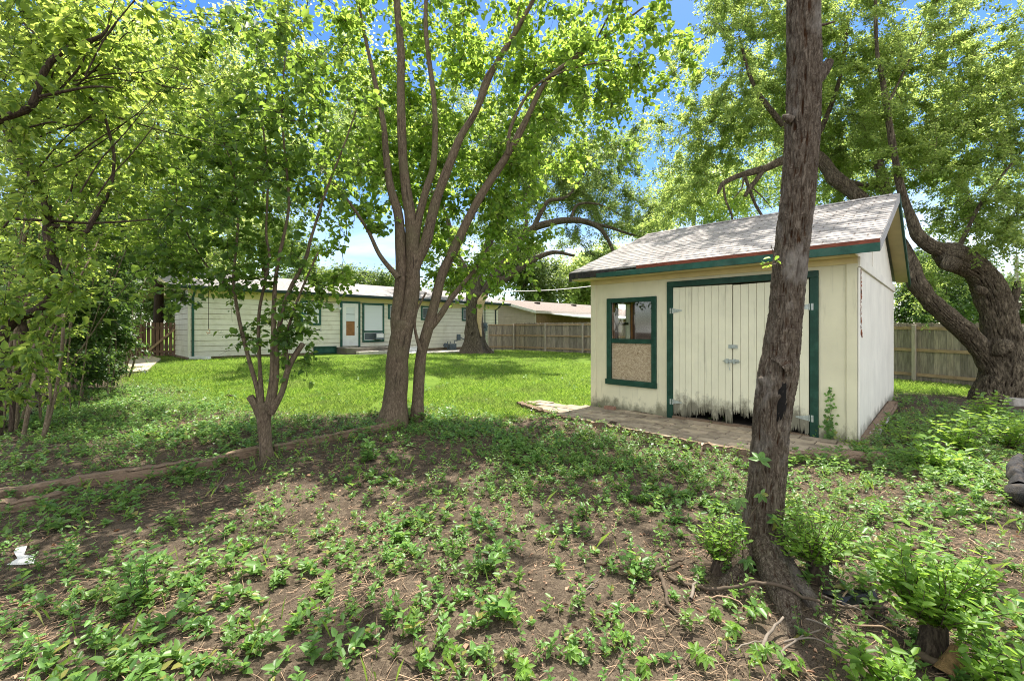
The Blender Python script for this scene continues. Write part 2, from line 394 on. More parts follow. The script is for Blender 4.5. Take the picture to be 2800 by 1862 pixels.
M['char'] = plain('charred_grey_wood', (.038, .036, .036), .7, 9, .9, .9, (3, 3, 1), dirt=(.12, .09, .06))
M['brick'] = plain('red_brown_brick', (.28, .16, .11), .3, 20, .9, .3)
M['rotwood'] = plain('rotten_tan_wood', (.22, .135, .06), .5, 30, .9, .8, dirt=(.1, .06, .03))
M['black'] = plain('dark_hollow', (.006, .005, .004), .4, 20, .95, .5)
M['ivyred'] = plain('rust_brown_dead_vine', (.24, .075, .03), .3, 20, .9, .1)
M['pole'] = plain('grey_pole_wood', (.36, .33, .30), .2, 8, .9, .2)

# ------------------------------------------------------------------ ground sheet
def axis(lo, hi, fine_lo, fine_hi, step, grow=1.12):
    a = list(np.arange(fine_lo, fine_hi, step)); s = step
    while a[-1] < hi: s *= grow; a.append(a[-1] + s)
    s = step
    while a[0] > lo: s *= grow; a.insert(0, a[0] - s)
    return np.array(a)
LX = np.array([-30, -16, -12, -9, -5.5, -3.2, 0, 1.3, 3, 8, 9, 30]); LY = np.array([30, 15.5, 13.2, 11.0, 8.7, 7.7, 7.5, 8.6, 9.8, 10.2, 10.3, 10.6])
def lawn_mask(x, y):
    e = np.interp(x, LX, LY) + (n2(x, y, .9, 8) - .5) * 1.6
    return sstep(y - e, -.5, .7)
gx = axis(-900, 900, -9, 6.5, .07); gy = axis(-40, 1500, .9, 9.5, .06)
X, Y = np.meshgrid(gx, gy); x, y = X.ravel(), Y.ravel()
ny, nx = X.shape; i = np.arange(ny * nx).reshape(ny, nx)
F = np.stack([i[:-1, :-1], i[:-1, 1:], i[1:, 1:], i[1:, :-1]], -1).reshape(-1, 4)
go = npmesh('ground', np.stack([x, y, GH(x, y)], 1), F, M['ground'], None, True, {'lawn': lawn_mask(x, y)})
tag(go, 'bare brown soil running into a green lawn', 'ground', kind='structure')

# ------------------------------------------------------------------ leaves and branches
def unit(a): return a / (np.linalg.norm(a, axis=-1, keepdims=True) + 1e-9)
def leaf_geo(P, L, W, ax, nr, fold=.22, droop=.12, simple=False):
    n = len(P); ax = unit(ax); sd_ = unit(np.cross(ax, nr)); nr = unit(np.cross(sd_, ax))
    L = np.broadcast_to(L, n)[:, None]; W = np.broadcast_to(W, n)[:, None]
    tip = P + ax * L - nr * L * droop
    if simple:
        V = np.stack([P, P + ax * L * .45 + sd_ * W * .5, tip, P + ax * L * .45 - sd_ * W * .5], 1)
        return V.reshape(-1, 3), np.arange(4 * n).reshape(n, 4)
    u = nr * W * fold
    V = np.stack([P, tip, P + ax * L * .70 + sd_ * W * .36 + u * .6, P + ax * L * .28 + sd_ * W * .5 + u,
                  P + ax * L * .28 - sd_ * W * .5 + u, P + ax * L * .70 - sd_ * W * .36 + u * .6], 1)
    b_ = np.arange(n)[:, None] * 6
    return V.reshape(-1, 3), np.concatenate([b_ + np.array([[0, 1, 2, 3]]), b_ + np.array([[0, 4, 5, 1]])])
def rnd_leaves(P, size, r=None, tilt=.75, asp=.7, simple=False, out=None, droop=.15, r_=None):
    n = len(P); a = rng.uniform(0, 2 * np.pi, n)
    ax = np.stack([np.cos(a), np.sin(a), rng.normal(-.25, .35, n)], 1)
    nr = np.stack([rng.normal(0, tilt, n), rng.normal(0, tilt, n), np.ones(n)], 1)
    L = size * rng.uniform(.55, 1.25, n)
    return leaf_geo(P, L, L * asp, ax, nr, .2, droop, simple)
def catmull(pts, rad, step):
    pts = np.array(pts, float); rad = np.array(rad, float)
    P = np.vstack([2 * pts[0] - pts[1], pts, 2 * pts[-1] - pts[-2]])
    out, ro = [], []
    for k in range(len(pts) - 1):
        p0, p1, p2, p3 = P[k:k + 4]; n = max(2, int(np.linalg.norm(p2 - p1) / step))
        t_ = np.linspace(0, 1, n, endpoint=False)[:, None]
        out.append(.5 * (2 * p1 + (p2 - p0) * t_ + (2 * p0 - 5 * p1 + 4 * p2 - p3) * t_ ** 2 + (3 * p1 - p0 - 3 * p2 + p3) * t_ ** 3))
        ro.append(rad[k] + (rad[k + 1] - rad[k]) * t_[:, 0])
    out.append(pts[-1:]); ro.append(rad[-1:])
    return np.concatenate(out), np.concatenate(ro)
FUR = []
def limb_geo(pts, rad, n=14, rough=.06, fscale=4, seed=0, furrow=0., ffreq=7, flare=0., fs=1.3):
    m = len(pts); t_ = np.gradient(pts, axis=0); t_ = unit(t_)
    a = np.zeros_like(pts); ref = np.array((.9, -.35, .1)); a[0] = unit(np.cross(t_[0], np.cross(ref, t_[0])))
    for k in range(1, m): a[k] = unit(a[k - 1] - t_[k] * (a[k - 1] @ t_[k]))
    b_ = np.cross(t_, a); q = np.linspace(0, 2 * np.pi, n, endpoint=False)
    ring = a[:, None, :] * np.cos(q)[None, :, None] + b_[:, None, :] * np.sin(q)[None, :, None]
    base = pts[:, None, :] + ring * rad[:, None, None]
    s_ = np.concatenate([[0], np.cumsum(np.linalg.norm(np.diff(pts, axis=0), axis=1))])
    fur = np.full(m * n, .6)
    k = 1 + (vnoise(base.reshape(-1, 3), fscale, seed) - .5).reshape(m, n) * 2 * rough
    if furrow:
        C = np.stack([np.cos(q)[None].repeat(m, 0) * ffreq / 6, np.sin(q)[None].repeat(m, 0) * ffreq / 6, (s_[:, None] * fs).repeat(n, 1)], -1).reshape(-1, 3)
        w1 = vnoise(C, 2.2, seed + 3); w2 = vnoise(C, 5.1, seed + 9)
        rg = 1 - np.abs(2 * (w1 * .6 + w2 * .4) - 1) * 2.2
        rg = np.clip(rg, -1, 1); fur = rg * .5 + .5; k = k + furrow * rg.reshape(m, n)
    if flare:
        lob = .55 + .45 * np.cos(q * 5 + seed)[None, :]
        k = k + flare * np.exp(-s_ / (rad[0] * 1.1))[:, None] * lob
    V = pts[:, None, :] + ring * (rad[:, None] * k)[..., None]
    i = np.arange(m * n).reshape(m, n); j = np.roll(i, -1, 1)
    F = np.stack([i[:-1], j[:-1], j[1:], i[1:]], -1).reshape(-1, 4)
    V = np.vstack([V.reshape(-1, 3), pts[-1] + t_[-1] * rad[-1] * .4]); top = len(V) - 1
    T = np.stack([i[-1], j[-1], np.full(n, top)], -1)
    FUR.append(np.append(fur, .5))
    return V, F, T
def twig_geo(A, R0, R1, sides=4):
    "A (k,p,3) polylines"
    k, p, _ = A.shape
    if k == 0: return np.zeros((0, 3)), np.zeros((0, 4), int)
    t_ = unit(np.gradient(A, axis=1)); ref = unit(np.array([[[.43, .31, .85]]])); a = unit(np.cross(t_, ref)); b_ = np.cross(t_, a)
    q = np.linspace(0, 2 * np.pi, sides, endpoint=False)
    R = np.asarray(R0)[:, None] + (np.asarray(R1) - np.asarray(R0))[:, None] * np.linspace(0, 1, p)[None]
    V = A[:, :, None, :] + (a[:, :, None, :] * np.cos(q)[None, None, :, None] + b_[:, :, None, :] * np.sin(q)[None, None, :, None]) * R[:, :, None, None]
    i = np.arange(k * p * sides).reshape(k, p, sides); j = np.roll(i, -1, 2)
    F = np.stack([i[:, :-1], j[:, :-1], j[:, 1:], i[:, 1:]], -1).reshape(-1, 4)
    return V.reshape(-1, 3), F
def join(parts):
    V, F, n = [], [], 0
    for v, *fs in parts:
        for f in fs: F.append(np.asarray(f) + n)
        V.append(v); n += len(v)
    q = [f for f in F if f.shape[1] == 4]; t_ = [f for f in F if f.shape[1] == 3]
    out = []
    if q: out.append(np.concatenate(q))
    if t_: out.append(np.concatenate(t_))
    return np.concatenate(V), out

def blob_points(blobs, thin=0., seed=0):
    "crown masses: (photo x, y, half width, half height, depth from, to, how many)"
    out = []
    for (x, y, rx, ry, d0, d1, n) in blobs:
        n = int(n)
        if n <= 0: continue
        q = rng.normal(0, .5, (int(n * 1.0), 3)); q = q / np.maximum(1, np.linalg.norm(q, axis=1, keepdims=True))
        d = (d0 + d1) / 2 + q[:, 2] * (d1 - d0) / 2
        dm = (d0 + d1) / 2
        X_ = ((x - CX) + q[:, 0] * rx) / FL * dm * (.35 * d / dm + .65); Z_ = EYE - ((y - HY) + q[:, 1] * ry) / FL * dm * (.35 * d / dm + .65)
        out.append(np.stack([X_, d, Z_], 1))
    P = np.concatenate(out)
    if thin: P = P[vnoise(P, 1.1, seed) > thin]
    return P[P[:, 2] > .25]

def grow(skel, A, r_twig, sag=.12, wob=.16, maxlen=2.6):
    "join every crown point to the nearest wood already there"
    N = np.concatenate(skel); order = np.argsort([np.min(np.linalg.norm(N - a, axis=1)) for a in A])
    buf = np.zeros((len(N) + 5 * len(A), 3)); c = len(N); buf[:c] = N
    segs, lens = [], []
    for k in order:
        a = A[k]; d = np.linalg.norm(buf[:c] - a, axis=1)
        d = d + np.maximum(0, buf[:c, 2] - a[2]) * .5
        s = buf[np.argmin(d)]; L = np.linalg.norm(a - s)
        if L < 1e-3: continue
        t_ = np.linspace(0, 1, 5)[:, None]
        q = s + (a - s) * t_ + np.sin(t_ * np.pi) * (rng.normal(0, wob, 3) * L + np.array((0, 0, -sag * L)))
        q[1:4] += rng.normal(0, .025 * L, (3, 3))
        segs.append(q); lens.append(L); buf[c:c + 4] = q[1:]; c += 4
    S = np.array(segs); L = np.array(lens)
    return S, np.minimum(r_twig * (.45 + L * .55), r_twig * 2.6)

def tree(name, label, cat, base, limbs, blobs, bark, twigm, leafm, leaf, per, spread, r_twig=.008, thin=0, simple=False, group=None, tsides=4,
         lsides=14, step=.07, furrow=0., flare=.5, rough=.06, along=.5, seed=0, asp=.7, ffreq=7, tilt=.6, crown_name='crown', jit=.05, nside=3, rs=1., fs=1.3):
    base = np.array(base, float); root = empty(name, base, label, cat, group=group)
    skel, geo = [], []; FUR.clear()
    for k, (pts, rad) in enumerate(limbs):
        p, r = catmull(pts, np.array(rad) * rs, step); skel.append(p[::2])
        geo.append(limb_geo(p, r, lsides if rad[0] > .05 else 8, rough, 4, seed + k, furrow if rad[0] > .05 else 0, ffreq, flare if k == 0 else 0, fs))
    if geo:
        V, F = join(geo); npmesh('trunk', V - base, F, bark, root, True, {'furrow': np.concatenate(FUR)})
    A = blob_points(blobs, thin, seed) if not isinstance(blobs, np.ndarray) else blobs
    if not skel: skel = [np.array([base])]
    S, R = grow(skel, A, r_twig)
    # side twigs off each shoot
    n = len(S); side = nside
    k = rng.integers(0, n, n * side); f = rng.uniform(.25, .95, n * side)
    st = S[k, 0] + (S[k, 4] - S[k, 0]) * 0; ii = np.minimum((f * 4).astype(int), 3); fr = (f * 4 - ii)[:, None]
    st = S[k, ii] * (1 - fr) + S[k, ii + 1] * fr
    dv = unit(rng.normal(0, 1, (n * side, 3)) + unit(S[k, 4] - S[k, 0]) * .9 + np.array((0, 0, .1))) * (spread * rng.uniform(.5, 1.5, n * side))[:, None]
    tt = np.linspace(0, 1, 4)[None, :, None]
    S2 = st[:, None, :] + dv[:, None, :] * tt + np.array((0, 0, -1.)) * (tt ** 2) * spread * .2
    V1, F1 = twig_geo(S, R, R * .4, tsides); V2, F2 = twig_geo(S2, np.full(len(S2), r_twig * .45), np.full(len(S2), r_twig * .2), 3)
    V, F = join([(V1, F1), (V2, F2)]); npmesh('branches', V - base, F, twigm, root, True)
    # leaves along twigs and shoots
    m1 = int(len(S2) * per * (1 - along * .5)); m2 = int(len(S) * per * along)
    def along_(A_, cnt, lo, hi):
        q = A_.shape[1] - 1; k = rng.integers(0, len(A_), cnt); f = rng.uniform(lo, hi, cnt) * q; ii = np.minimum(f.astype(int), q - 1); fr = (f - ii)[:, None]
        return A_[k, ii] + (A_[k, ii + 1] - A_[k, ii]) * fr, unit(A_[k, ii + 1] - A_[k, ii])
    P1, T1 = along_(S2, m1, .05, 1.06); P2, T2 = along_(S, m2, .45, 1.0)
    P = np.concatenate([P1, P2]); Tw = np.concatenate([T1, T2]); sd_ = unit(np.cross(Tw, rng.normal(0, 1, P.shape)) * np.array((1, 1, .45)))
    ax = Tw * .55 + sd_ + rng.normal(0, .25, P.shape) + np.array((0, 0, -.30)); P = P + sd_ * leaf * .25 + rng.normal(0, spread * jit, P.shape)
    ok = P[:, 2] > .12; P, ax = P[ok], ax[ok]; m_ = len(P)
    nr = np.stack([rng.normal(0, tilt, m_), rng.normal(0, tilt, m_), np.ones(m_)], 1); Ls = leaf * rng.choice([.45, .7, .9, 1.1, 1.35], m_) * rng.uniform(.85, 1.15, m_)
    V, F = leaf_geo(P, Ls, Ls * asp, ax, nr, .2, .18, simple)
    npmesh(crown_name, V - base, F, leafm, root)
    return root
def L(d, pts):
    "limb from photo points (x, y, width px [, depth])"
    P, R = [], []
    for q in pts:
        dd = q[3] if len(q) > 3 else d
        P.append(px(q[0], q[1], dd)); R.append(q[2] / 2 / FL * dd)
    return P, R

# ------------------------------------------------------------------ storage shed (local: x along the front, y into the depth)
SH_A = math.atan2(-.703, .711); SO = np.array((1.54, 8.51)); SU = np.array((.711, -.703)); SV = np.array((.703, .711))
def shed_w(s, n, z=0): p = SO + SU * s + SV * n; return (p[0], p[1], z)
shed = empty('storage_shed', (SO[0], SO[1], 0), 'cream garden shed with green trim, rotten double doors and shingled gable roof', 'shed', SH_A)
W_, D_, H_ = 4.09, 5.6, 2.44; RV, RZ = 2.8, 3.80     # width, depth, wall height, ridge position and height
EZ = 2.57; TAN = (RZ - EZ) / (RV + .33)
b = MB(); T = .09
# front wall round its openings
b.box((0, 0, -.1), (.452, T, H_)); b.box((.452, 0, -.1), (1.261, T, .565)); b.box((.452, 0, 1.98), (1.261, T, H_)); b.box((1.261, 0, -.1), (1.645, T, H_))
b.box((1.645, 0, 2.196), (3.576, T, H_)); b.box((3.576, 0, -.1), (W_, T, H_))
b.build('front_wall', M['cream'], shed)
b = MB()
b.box((W_ - T, T, -.1), (W_, D_, H_)); b.box((T, D_ - T, -.1), (W_ - T, D_, H_))
b.prism([(T, H_), (D_, H_), (D_, H_ + .02), (RV, RZ - .14), (T, H_ + .04)], 0, W_ - T, W_ - .012)
# left wall with its small window opening
b.box((0, T, -.1), (T, .85, H_)); b.box((0, .85, -.1), (T, 1.32, 1.2)); b.box((0, .85, 2.02), (T, 1.32, H_)); b.box((0, 1.32, -.1), (T, D_, H_))
b.prism([(T, H_), (D_, H_), (D_, H_ + .02), (RV, RZ - .14), (T, H_ + .04)], 0, .012, T)
b.build('side_wall', M['creamw'], shed)
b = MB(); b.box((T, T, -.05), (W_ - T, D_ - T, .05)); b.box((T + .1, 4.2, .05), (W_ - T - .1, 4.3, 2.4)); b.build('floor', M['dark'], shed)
b = MB(); b.box((T + .001, 1.56, .06), (T + .02, D_ - T - .01, 2.43)); b.box((T + .001, T + .01, .06), (T + .02, .78, 2.43)); b.box((T + .03, T + .01, 2.36), (W_ - T - .01, D_ - T - .01, 2.40)); b.box((W_ - T - .02, T + .01, .06), (W_ - T - .001, D_ - T - .01, 2.35)); b.build('shade_lining', M['dark'], shed)  # these and the back partition darken the interior; shade is in their colour
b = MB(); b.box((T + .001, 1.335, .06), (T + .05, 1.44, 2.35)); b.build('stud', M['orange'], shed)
# board skirt between wall and gable, corner boards
b = MB(); b.box((W_ + .001, .0, H_ - .14), (W_ + .028, D_ + .02, H_ - .01)); b.box((W_ + .001, 1.55, H_ + .002), (W_ + .012, 1.57, RZ - .7)); b.build('skirt_board', M['creamw'], shed, bevel=.004)
for a in (0.002, W_ - .115):
    b = MB(); b.box((a, -.022, -.02), (a + .113, -.001, H_ - .08)); b.build('corner_board', M['cream'], shed, bevel=.004)
b = MB(); b.box((W_ + .001, -.022, 0), (W_ + .022, .07, H_ - .15)); b.build('corner_board', M['creamw'], shed, bevel=.004)
# roof: two slopes laid in overlapping shingle courses
def slope_z(n): return EZ + TAN * (n + .33) if n < RV else RZ - TAN * (n - RV)
rf = MB(); G1, G2 = -.28, .25; row = .1393; k = 0
rows = int((RV + .33) / row)
for k in range(rows + 1):
    n0 = -.33 + k * row; n1 = min(n0 + row + .02, RV)
    for q in range(14):
        x0 = G1 + (W_ + G2 - G1) * q / 14; x1 = G1 + (W_ + G2 - G1) * (q + 1) / 14
        def j(x, n): return .004 * math.sin(x * 7.1 + n * 13) + .003 * math.sin(x * 17 + n * 29)
        z = lambda n, up, x: slope_z(min(n, RV)) + up + j(x, n0) * .6
        rf.add([(x0, n0 + j(x0, n0), z(n0, .012, x0)), (x1, n0 + j(x1, n0), z(n0, .012, x1)), (x1, n1, z(n1, .003, x1)), (x0, n1, z(n1, .003, x0)),
                (x0, n0 + j(x0, n0), z(n0, .002, x0)), (x1, n0 + j(x1, n0), z(n0, .002, x1))], [(0, 1, 2, 3), (4, 5, 1, 0)])
B0 = 2 * RV + .33
rf.add([(G1, RV, RZ + .012), (W_ + G2, RV, RZ + .012), (W_ + G2, B0, EZ + .012), (G1, B0, EZ + .012)], [(0, 1, 2, 3)])
for q in range(15):   # ridge caps
    x0 = G1 + q * .3; x1 = min(x0 + .32, W_ + G2 + .01)
    rf.prism([(RV - .13, RZ - .13 * TAN + .018), (RV, RZ + .022 + .003 * (q % 2)), (RV + .13, RZ - .13 * TAN + .018), (RV, RZ + .012)], 0, x0, x1)
roof = rf.build('roof', M['shingle'], shed)
b = MB()   # deck under the shingles
b.prism([(-.325, EZ - .018), (RV, RZ - .018), (B0 - .005, EZ - .018), (B0 - .005, EZ), (RV, RZ), (-.325, EZ)], 0, G1 + .004, W_ + G2 - .004)
b.build('roof_deck', M['greywood'], shed)
# sloping soffit below the rake overhangs and the flat one at the eave
b = MB()
for x0, x1 in ((W_ + .014, W_ + G2 - .03), (G1 + .03, -.014)):
    b.prism([(-.30, EZ - .045), (RV, RZ - .055), (B0 - .03, EZ - .045), (B0 - .03, EZ - .022), (RV, RZ - .022), (-.30, EZ - .022)], 0, x0, x1)
b.box((G1 + .03, -.30, H_ - .02), (W_ + .012, -.0255, H_ + .004)); b.box((0, -.024, H_ - .10), (W_, -.003, H_ - .022))
b.build('soffit', M['soffit'], shed)
# eave fascia: green board with a bare red-brown board above it; black rotten stretch at the left end
b = MB(); b.hexa([(.75, -.352, 2.425), (W_ + G2, -.352, 2.425), (W_ + G2, -.331, 2.425), (.75, -.331, 2.425), (.75, -.352, 2.515), (W_ + G2, -.352, 2.53), (W_ + G2, -.331, 2.53), (.75, -.331, 2.515)])
b.box((.35, -.358, 2.43), (1.75, -.353, 2.512)); b.build('fascia', M['greenw'], shed, bevel=.003)
b = MB(); b.hexa([(1.15, -.347, 2.52), (W_ + G2 - .002, -.347, 2.531), (W_ + G2 - .002, -.331, 2.531), (1.15, -.331, 2.52), (1.15, -.347, 2.575), (W_ + G2 - .002, -.347, 2.577), (W_ + G2 - .002, -.331, 2.577), (1.15, -.331, 2.575)])
b.build('fascia', M['red'], shed)
b = MB(); b.box((G1, -.345, 2.45), (.76, -.331, 2.56)); b.box((G1, -.345, 2.40), (G1 + .06, -.331, 2.45)); b.build('fascia', M['char'], shed)
# rake boards
b = MB(); b.hexa([(W_ + G2 - .026, -.33, 2.43), (W_ + G2 + .004, -.33, 2.43), (W_ + G2 + .004, RV, RZ - .15), (W_ + G2 - .026, RV, RZ - .15), (W_ + G2 - .026, -.33, 2.566), (W_ + G2 + .004, -.33, 2.566), (W_ + G2 + .004, RV, RZ - .004), (W_ + G2 - .026, RV, RZ - .004)])
b.build('rake_board', M['greywood'], shed); b = MB()
b.hexa([(G1 - .004, -.33, 2.43), (G1 + .02, -.33, 2.43), (G1 + .02, RV, RZ - .15), (G1 - .004, RV, RZ - .15), (G1 - .004, -.33, 2.566), (G1 + .02, -.33, 2.566), (G1 + .02, RV, RZ - .004), (G1 - .004, RV, RZ - .004)])
b.build('rake_board', M['greywood'], shed)
for a0, a1 in ((W_ + G2 - .02, W_ + G2 + .012), (G1 - .012, G1 + .02)):
    b = MB(); b.hexa([(a0, RV + .002, RZ - .15), (a1, RV + .002, RZ - .15), (a1, B0, 2.42), (a0, B0, 2.42), (a0, RV + .002, RZ - .006), (a1, RV + .002, RZ - .006), (a1, B0, EZ - .006), (a0, B0, EZ - .006)])
    b.build('rake_board', M['green'], shed)
# front window: green frame, glass above, strand board below
b = MB(); b.box((.362, -.03, .468), (.452, .03, 2.064)); b.box((1.261, -.03, .468), (1.351, .03, 2.064)); b.box((.452, -.028, 1.98), (1.261, .03, 2.062)); b.box((.34, -.045, .466), (1.36, .02, .565))
b.box((.452, -.012, 1.235), (1.261, .045, 1.315))
wf = b.build('window', M['green'], shed, bevel=.004)
b = MB(); b.box((.455, .022, 1.316), (1.258, .028, 1.978)); b.build('pane', M['glass'], wf)
b = MB(); b.box((.455, .012, .567), (1.258, .026, 1.234)); b.build('strand_board', M['osb'], wf)
b = MB(); b.box((.453, .03, 1.30), (.475, .085, 1.98)); b.build('sash', M['orange'], wf)
b = MB(); b.box((-.02, .80, 1.15), (-.001, .85, 2.07)); b.box((-.02, 1.32, 1.15), (-.001, 1.37, 2.07)); b.box((-.02, .85, 2.02), (-.001, 1.32, 2.07)); b.box((-.02, .85, 1.15), (-.001, 1.32, 1.2)); b.box((.02, .85, 1.58), (.05, 1.32, 1.63))
b.build('window', M['green'], shed)
# door trim
b = MB(); b.box((1.545, -.034, -.02), (1.645, .0, 2.196)); b.box((3.576, -.034, -.02), (3.676, .0, 2.196)); b.box((1.545, -.036, 2.196), (3.676, .0, 2.29)); b.build('door_trim', M['green'], shed, bevel=.004)
# plank doors with rotten, ragged feet
def door(x0, x1, top0, top1, rag):
    nP = 9; wP = (x1 - x0) / nP; d = MB()
    for k in range(nP):
        a, c = x0 + k * wP + .0025, x0 + (k + 1) * wP - .0025
        zt = top0 + (top1 - top0) * (k + .5) / nP
        bot = []; m = 15
        lo = rag(k)
        for q in range(m): bot.append((a + (c - a) * q / (m - 1), max(.03, lo + random.uniform(-.03, .04) + (.085 if q % 2 else -.02) * random.random() ** 1.5 * 1.5)))
        d.prism(bot + [(c, zt), (a, zt)], 1, -.024 + random.uniform(-.003, .003), -.002)
    d.box((x0 + .02, -.001, 1.75), (x1 - .02, .022, 1.88)); d.box((x0 + .02, -.001, .45), (x1 - .02, .022, .58))
    return d.build('door', M['doorp'], shed)
dl = door(1.652, 2.584, 2.185, 2.175, lambda k: (.07, .06, .09, .10, .14, .16, .08, .17, .05)[k])
dr = door(2.592, 3.568, 2.165, 2.18, lambda k: (.24, .20, .22, .26, .18, .15, .17, .10, .06)[k])
for dd, xs, sgn in ((dl, 1.648, 1), (dr, 3.572, -1)):
    for z in (1.80, .28):
        h = MB(); h.prism([(xs, z - .035), (xs + sgn * .02, z - .035), (xs + sgn * .16, z - .008), (xs + sgn * .16, z + .008), (xs + sgn * .02, z + .035), (xs, z + .035)], 1, -.032, -.0285)
        h.tube([(xs, -.032, z - .045), (xs, -.032, z + .045)], .008); h.box((xs - sgn * .035 - .014, -.039, z - .045), (xs - sgn * .035 + .014, -.035, z + .045))
        h.build('hinge', M['metal'], dd)
h = MB(); h.box((2.47, -.034, .98), (2.68, -.029, 1.03)); h.tube([(2.45, -.042, 1.005), (2.70, -.042, 1.005)], .007); h.box((2.50, -.05, .97), (2.53, -.03, 1.04)); h.box((2.60, -.05, .97), (2.63, -.03, 1.04)); h.tube([(2.55, -.05, .99), (2.545, -.056, .93), (2.56, -.05, .86)], .005)
h.build('latch', M['metal'], dl)
h = MB(); h.box((2.53, -.036, 1.20), (2.66, -.0285, 1.255)); h.box((2.56, -.05, 1.21), (2.63, -.036, 1.245)); h.build('hasp', M['metal'], dr)
b = MB(); b.box((1.65, -.06, -.05), (3.57, .05, .05)); b.build('threshold', M['timber'], shed)

# paver walk in front of the shed
b = MB(); rr = random.Random(3)
edge = lambda s: np.interp(s, [-1.3, -.9, -.28, .6, 1.6, 2.7, 3.3, 3.8, 4.3], [.45, .75, 1.1, 1.3, 1.42, 1.45, 1.3, .95, .35])
row_ = 0
n = .06
while n < 1.65:
    s = -1.3 + (row_ % 2) * .2
    while s < 4.3:
        if n + .1 < edge(s + .2) and not (n < .25 and s < -.3):
            z = gh(*shed_w(s + .2, -n - .1)[:2]) * .55 + rr.uniform(-.006, .008); tl = rr.uniform(-.006, .006)
            b.hexa([(s, -n - .196, z - .06), (s + .392, -n - .196, z - .06), (s + .392, -n, z - .06), (s, -n, z - .06),
                    (s + .003, -n - .193, z + .022), (s + .389, -n - .193, z + .022 + tl), (s + .389, -n - .003, z + .022 + tl), (s + .003, -n - .003, z + .022)])
        s += .4
    n += .2; row_ += 1
pv = b.build('paved_path', M['paver'], None); pv.location = (SO[0], SO[1], 0); pv.rotation_euler = (0, 0, SH_A)
tag(pv, 'tan concrete paver walk along the front of the shed', 'path', kind='structure')

def rough_beam(name, pts, w_, h_, m, label, cat, group=None, zoff=0., rough=.16):
    "a split, rounded timber lying on the ground"
    p, r = catmull(pts, [1] * len(pts), .05); n_ = 22; q = np.linspace(0, 2 * np.pi, n_, endpoint=False)
    t_ = unit(np.gradient(p, axis=0)); sd_ = unit(np.cross(t_, (0, 0, 1))); up = np.cross(sd_, t_)
    cs = np.sign(np.cos(q)) * np.abs(np.cos(q)) ** .32; sn = np.sign(np.sin(q)) * np.abs(np.sin(q)) ** .32
    base = p[:, None] + rng.normal(0, .006, (len(p), 1, 1)) + sd_[:, None] * cs[None, :, None] * w_ / 2 * (1 + .12 * rng.normal(0, 1, (1, n_, 1))) + up[:, None] * (sn[None, :, None] * h_ / 2 * (1 + .14 * rng.normal(0, 1, (1, n_, 1))) + h_ * .28 + zoff)
    s_ = np.arange(len(p))[:, None] * .05
    k = (vnoise(np.stack([s_.repeat(n_, 1) * 1.2, (q[None] * 1.6).repeat(len(p), 0), s_.repeat(n_, 1) * 0], -1).reshape(-1, 3), 1.6, hash(label) % 50) - .5).reshape(len(p), n_)
    V = base + (base - (p[:, None] + up[:, None] * (h_ * .28 + zoff))) * (k * rough * 4)[..., None]
    i = np.arange(len(p) * n_).reshape(len(p), n_); j_ = np.roll(i, -1, 1)
    F = np.stack([i[:-1], j_[:-1], j_[1:], i[1:]], -1).reshape(-1, 4)
    Vv = np.vstack([V.reshape(-1, 3), p[0] + up[0] * h_ * .28, p[-1] + up[-1] * h_ * .28]); c0 = len(Vv) - 2
    Tt = np.concatenate([np.stack([j_[0], i[0], np.full(n_, c0)], -1), np.stack([i[-1], j_[-1], np.full(n_, c0 + 1)], -1)])
    o = npmesh(name, Vv - p[0], [F, Tt], m, None, False, loc=p[0]); tag(o, label, cat, group); return o
def gp(x, y, z=0): p = gpx(x, y); p[2] += z; return p
rough_beam('landscape_timber', [gp(-30, 1372), gp(120, 1348), gp(300, 1318), gp(470, 1290), gp(545, 1273)], .13, .12, M['timber'], 'split brown landscape timber running in from the left edge of the photo', 'timber', 'edging timbers')
rough_beam('landscape_timber', [gp(-30, 1400), gp(90, 1385), gp(180, 1362)], .10, .08, M['timber'], 'short broken timber lying against the leftmost split edging timber', 'timber', 'edging timbers')
rough_beam('landscape_timber', [gp(520, 1292), gp(620, 1262), gp(715, 1238)], .12, .11, M['timber'], 'landscape timber ending at the foot of the small multi-stemmed tree', 'timber', 'edging timbers')
rough_beam('landscape_timber', [gp(752, 1234), gp(900, 1205), gp(1010, 1182), gp(1085, 1166)], .11, .10, M['timber'], 'landscape timber between the small tree and the double-trunked tree', 'timber', 'edging timbers')
rough_beam('landscape_timber', [shed_w(-1.0, -.98, 0), shed_w(-.3, -1.25, 0), shed_w(.6, -1.44, -.01)], .10, .10, M['timber'], 'low dark timber edging the far end of the paver walk', 'timber', 'edging timbers')
rough_beam('landscape_timber', [shed_w(.65, -1.46, 0), shed_w(1.6, -1.54, 0), shed_w(2.7, -1.58, 0)], .10, .10, M['timber'], 'low dark timber edging the middle of the paver walk', 'timber', 'edging timbers')
rough_beam('landscape_timber', [shed_w(2.75, -1.57, 0), shed_w(3.4, -1.42, 0), shed_w(3.9, -1.08, 0), shed_w(4.4, -.62, 0)], .10, .10, M['timber'], 'low timber edging the paver walk to the right of the furrowed trunk', 'timber', 'edging timbers')
rough_beam('old_board', [gp(2352, 1222, .02), gp(2400, 1165, .03), gp(2440, 1110, .05)], .16, .05, M['timber'], 'rotting brown board lying along the white side of the shed', 'board', 'old boards by the shed')
rough_beam('old_board', [gp(2372, 1215, .0), gp(2400, 1180, .02), gp(2425, 1150, .03)], .08, .04, M['greywood'], 'narrow grey stick of wood beside the rotting board', 'board', 'old boards by the shed')
b = MB(); p = shed_w(.52, -.16); b.box((-.10, -.05, 0), (.10, .05, .062)); o = b.build('brick', M['brick'], None, bevel=.004, loc=(p[0], p[1], .02)); o.rotation_euler = (0, 0, SH_A + .15)
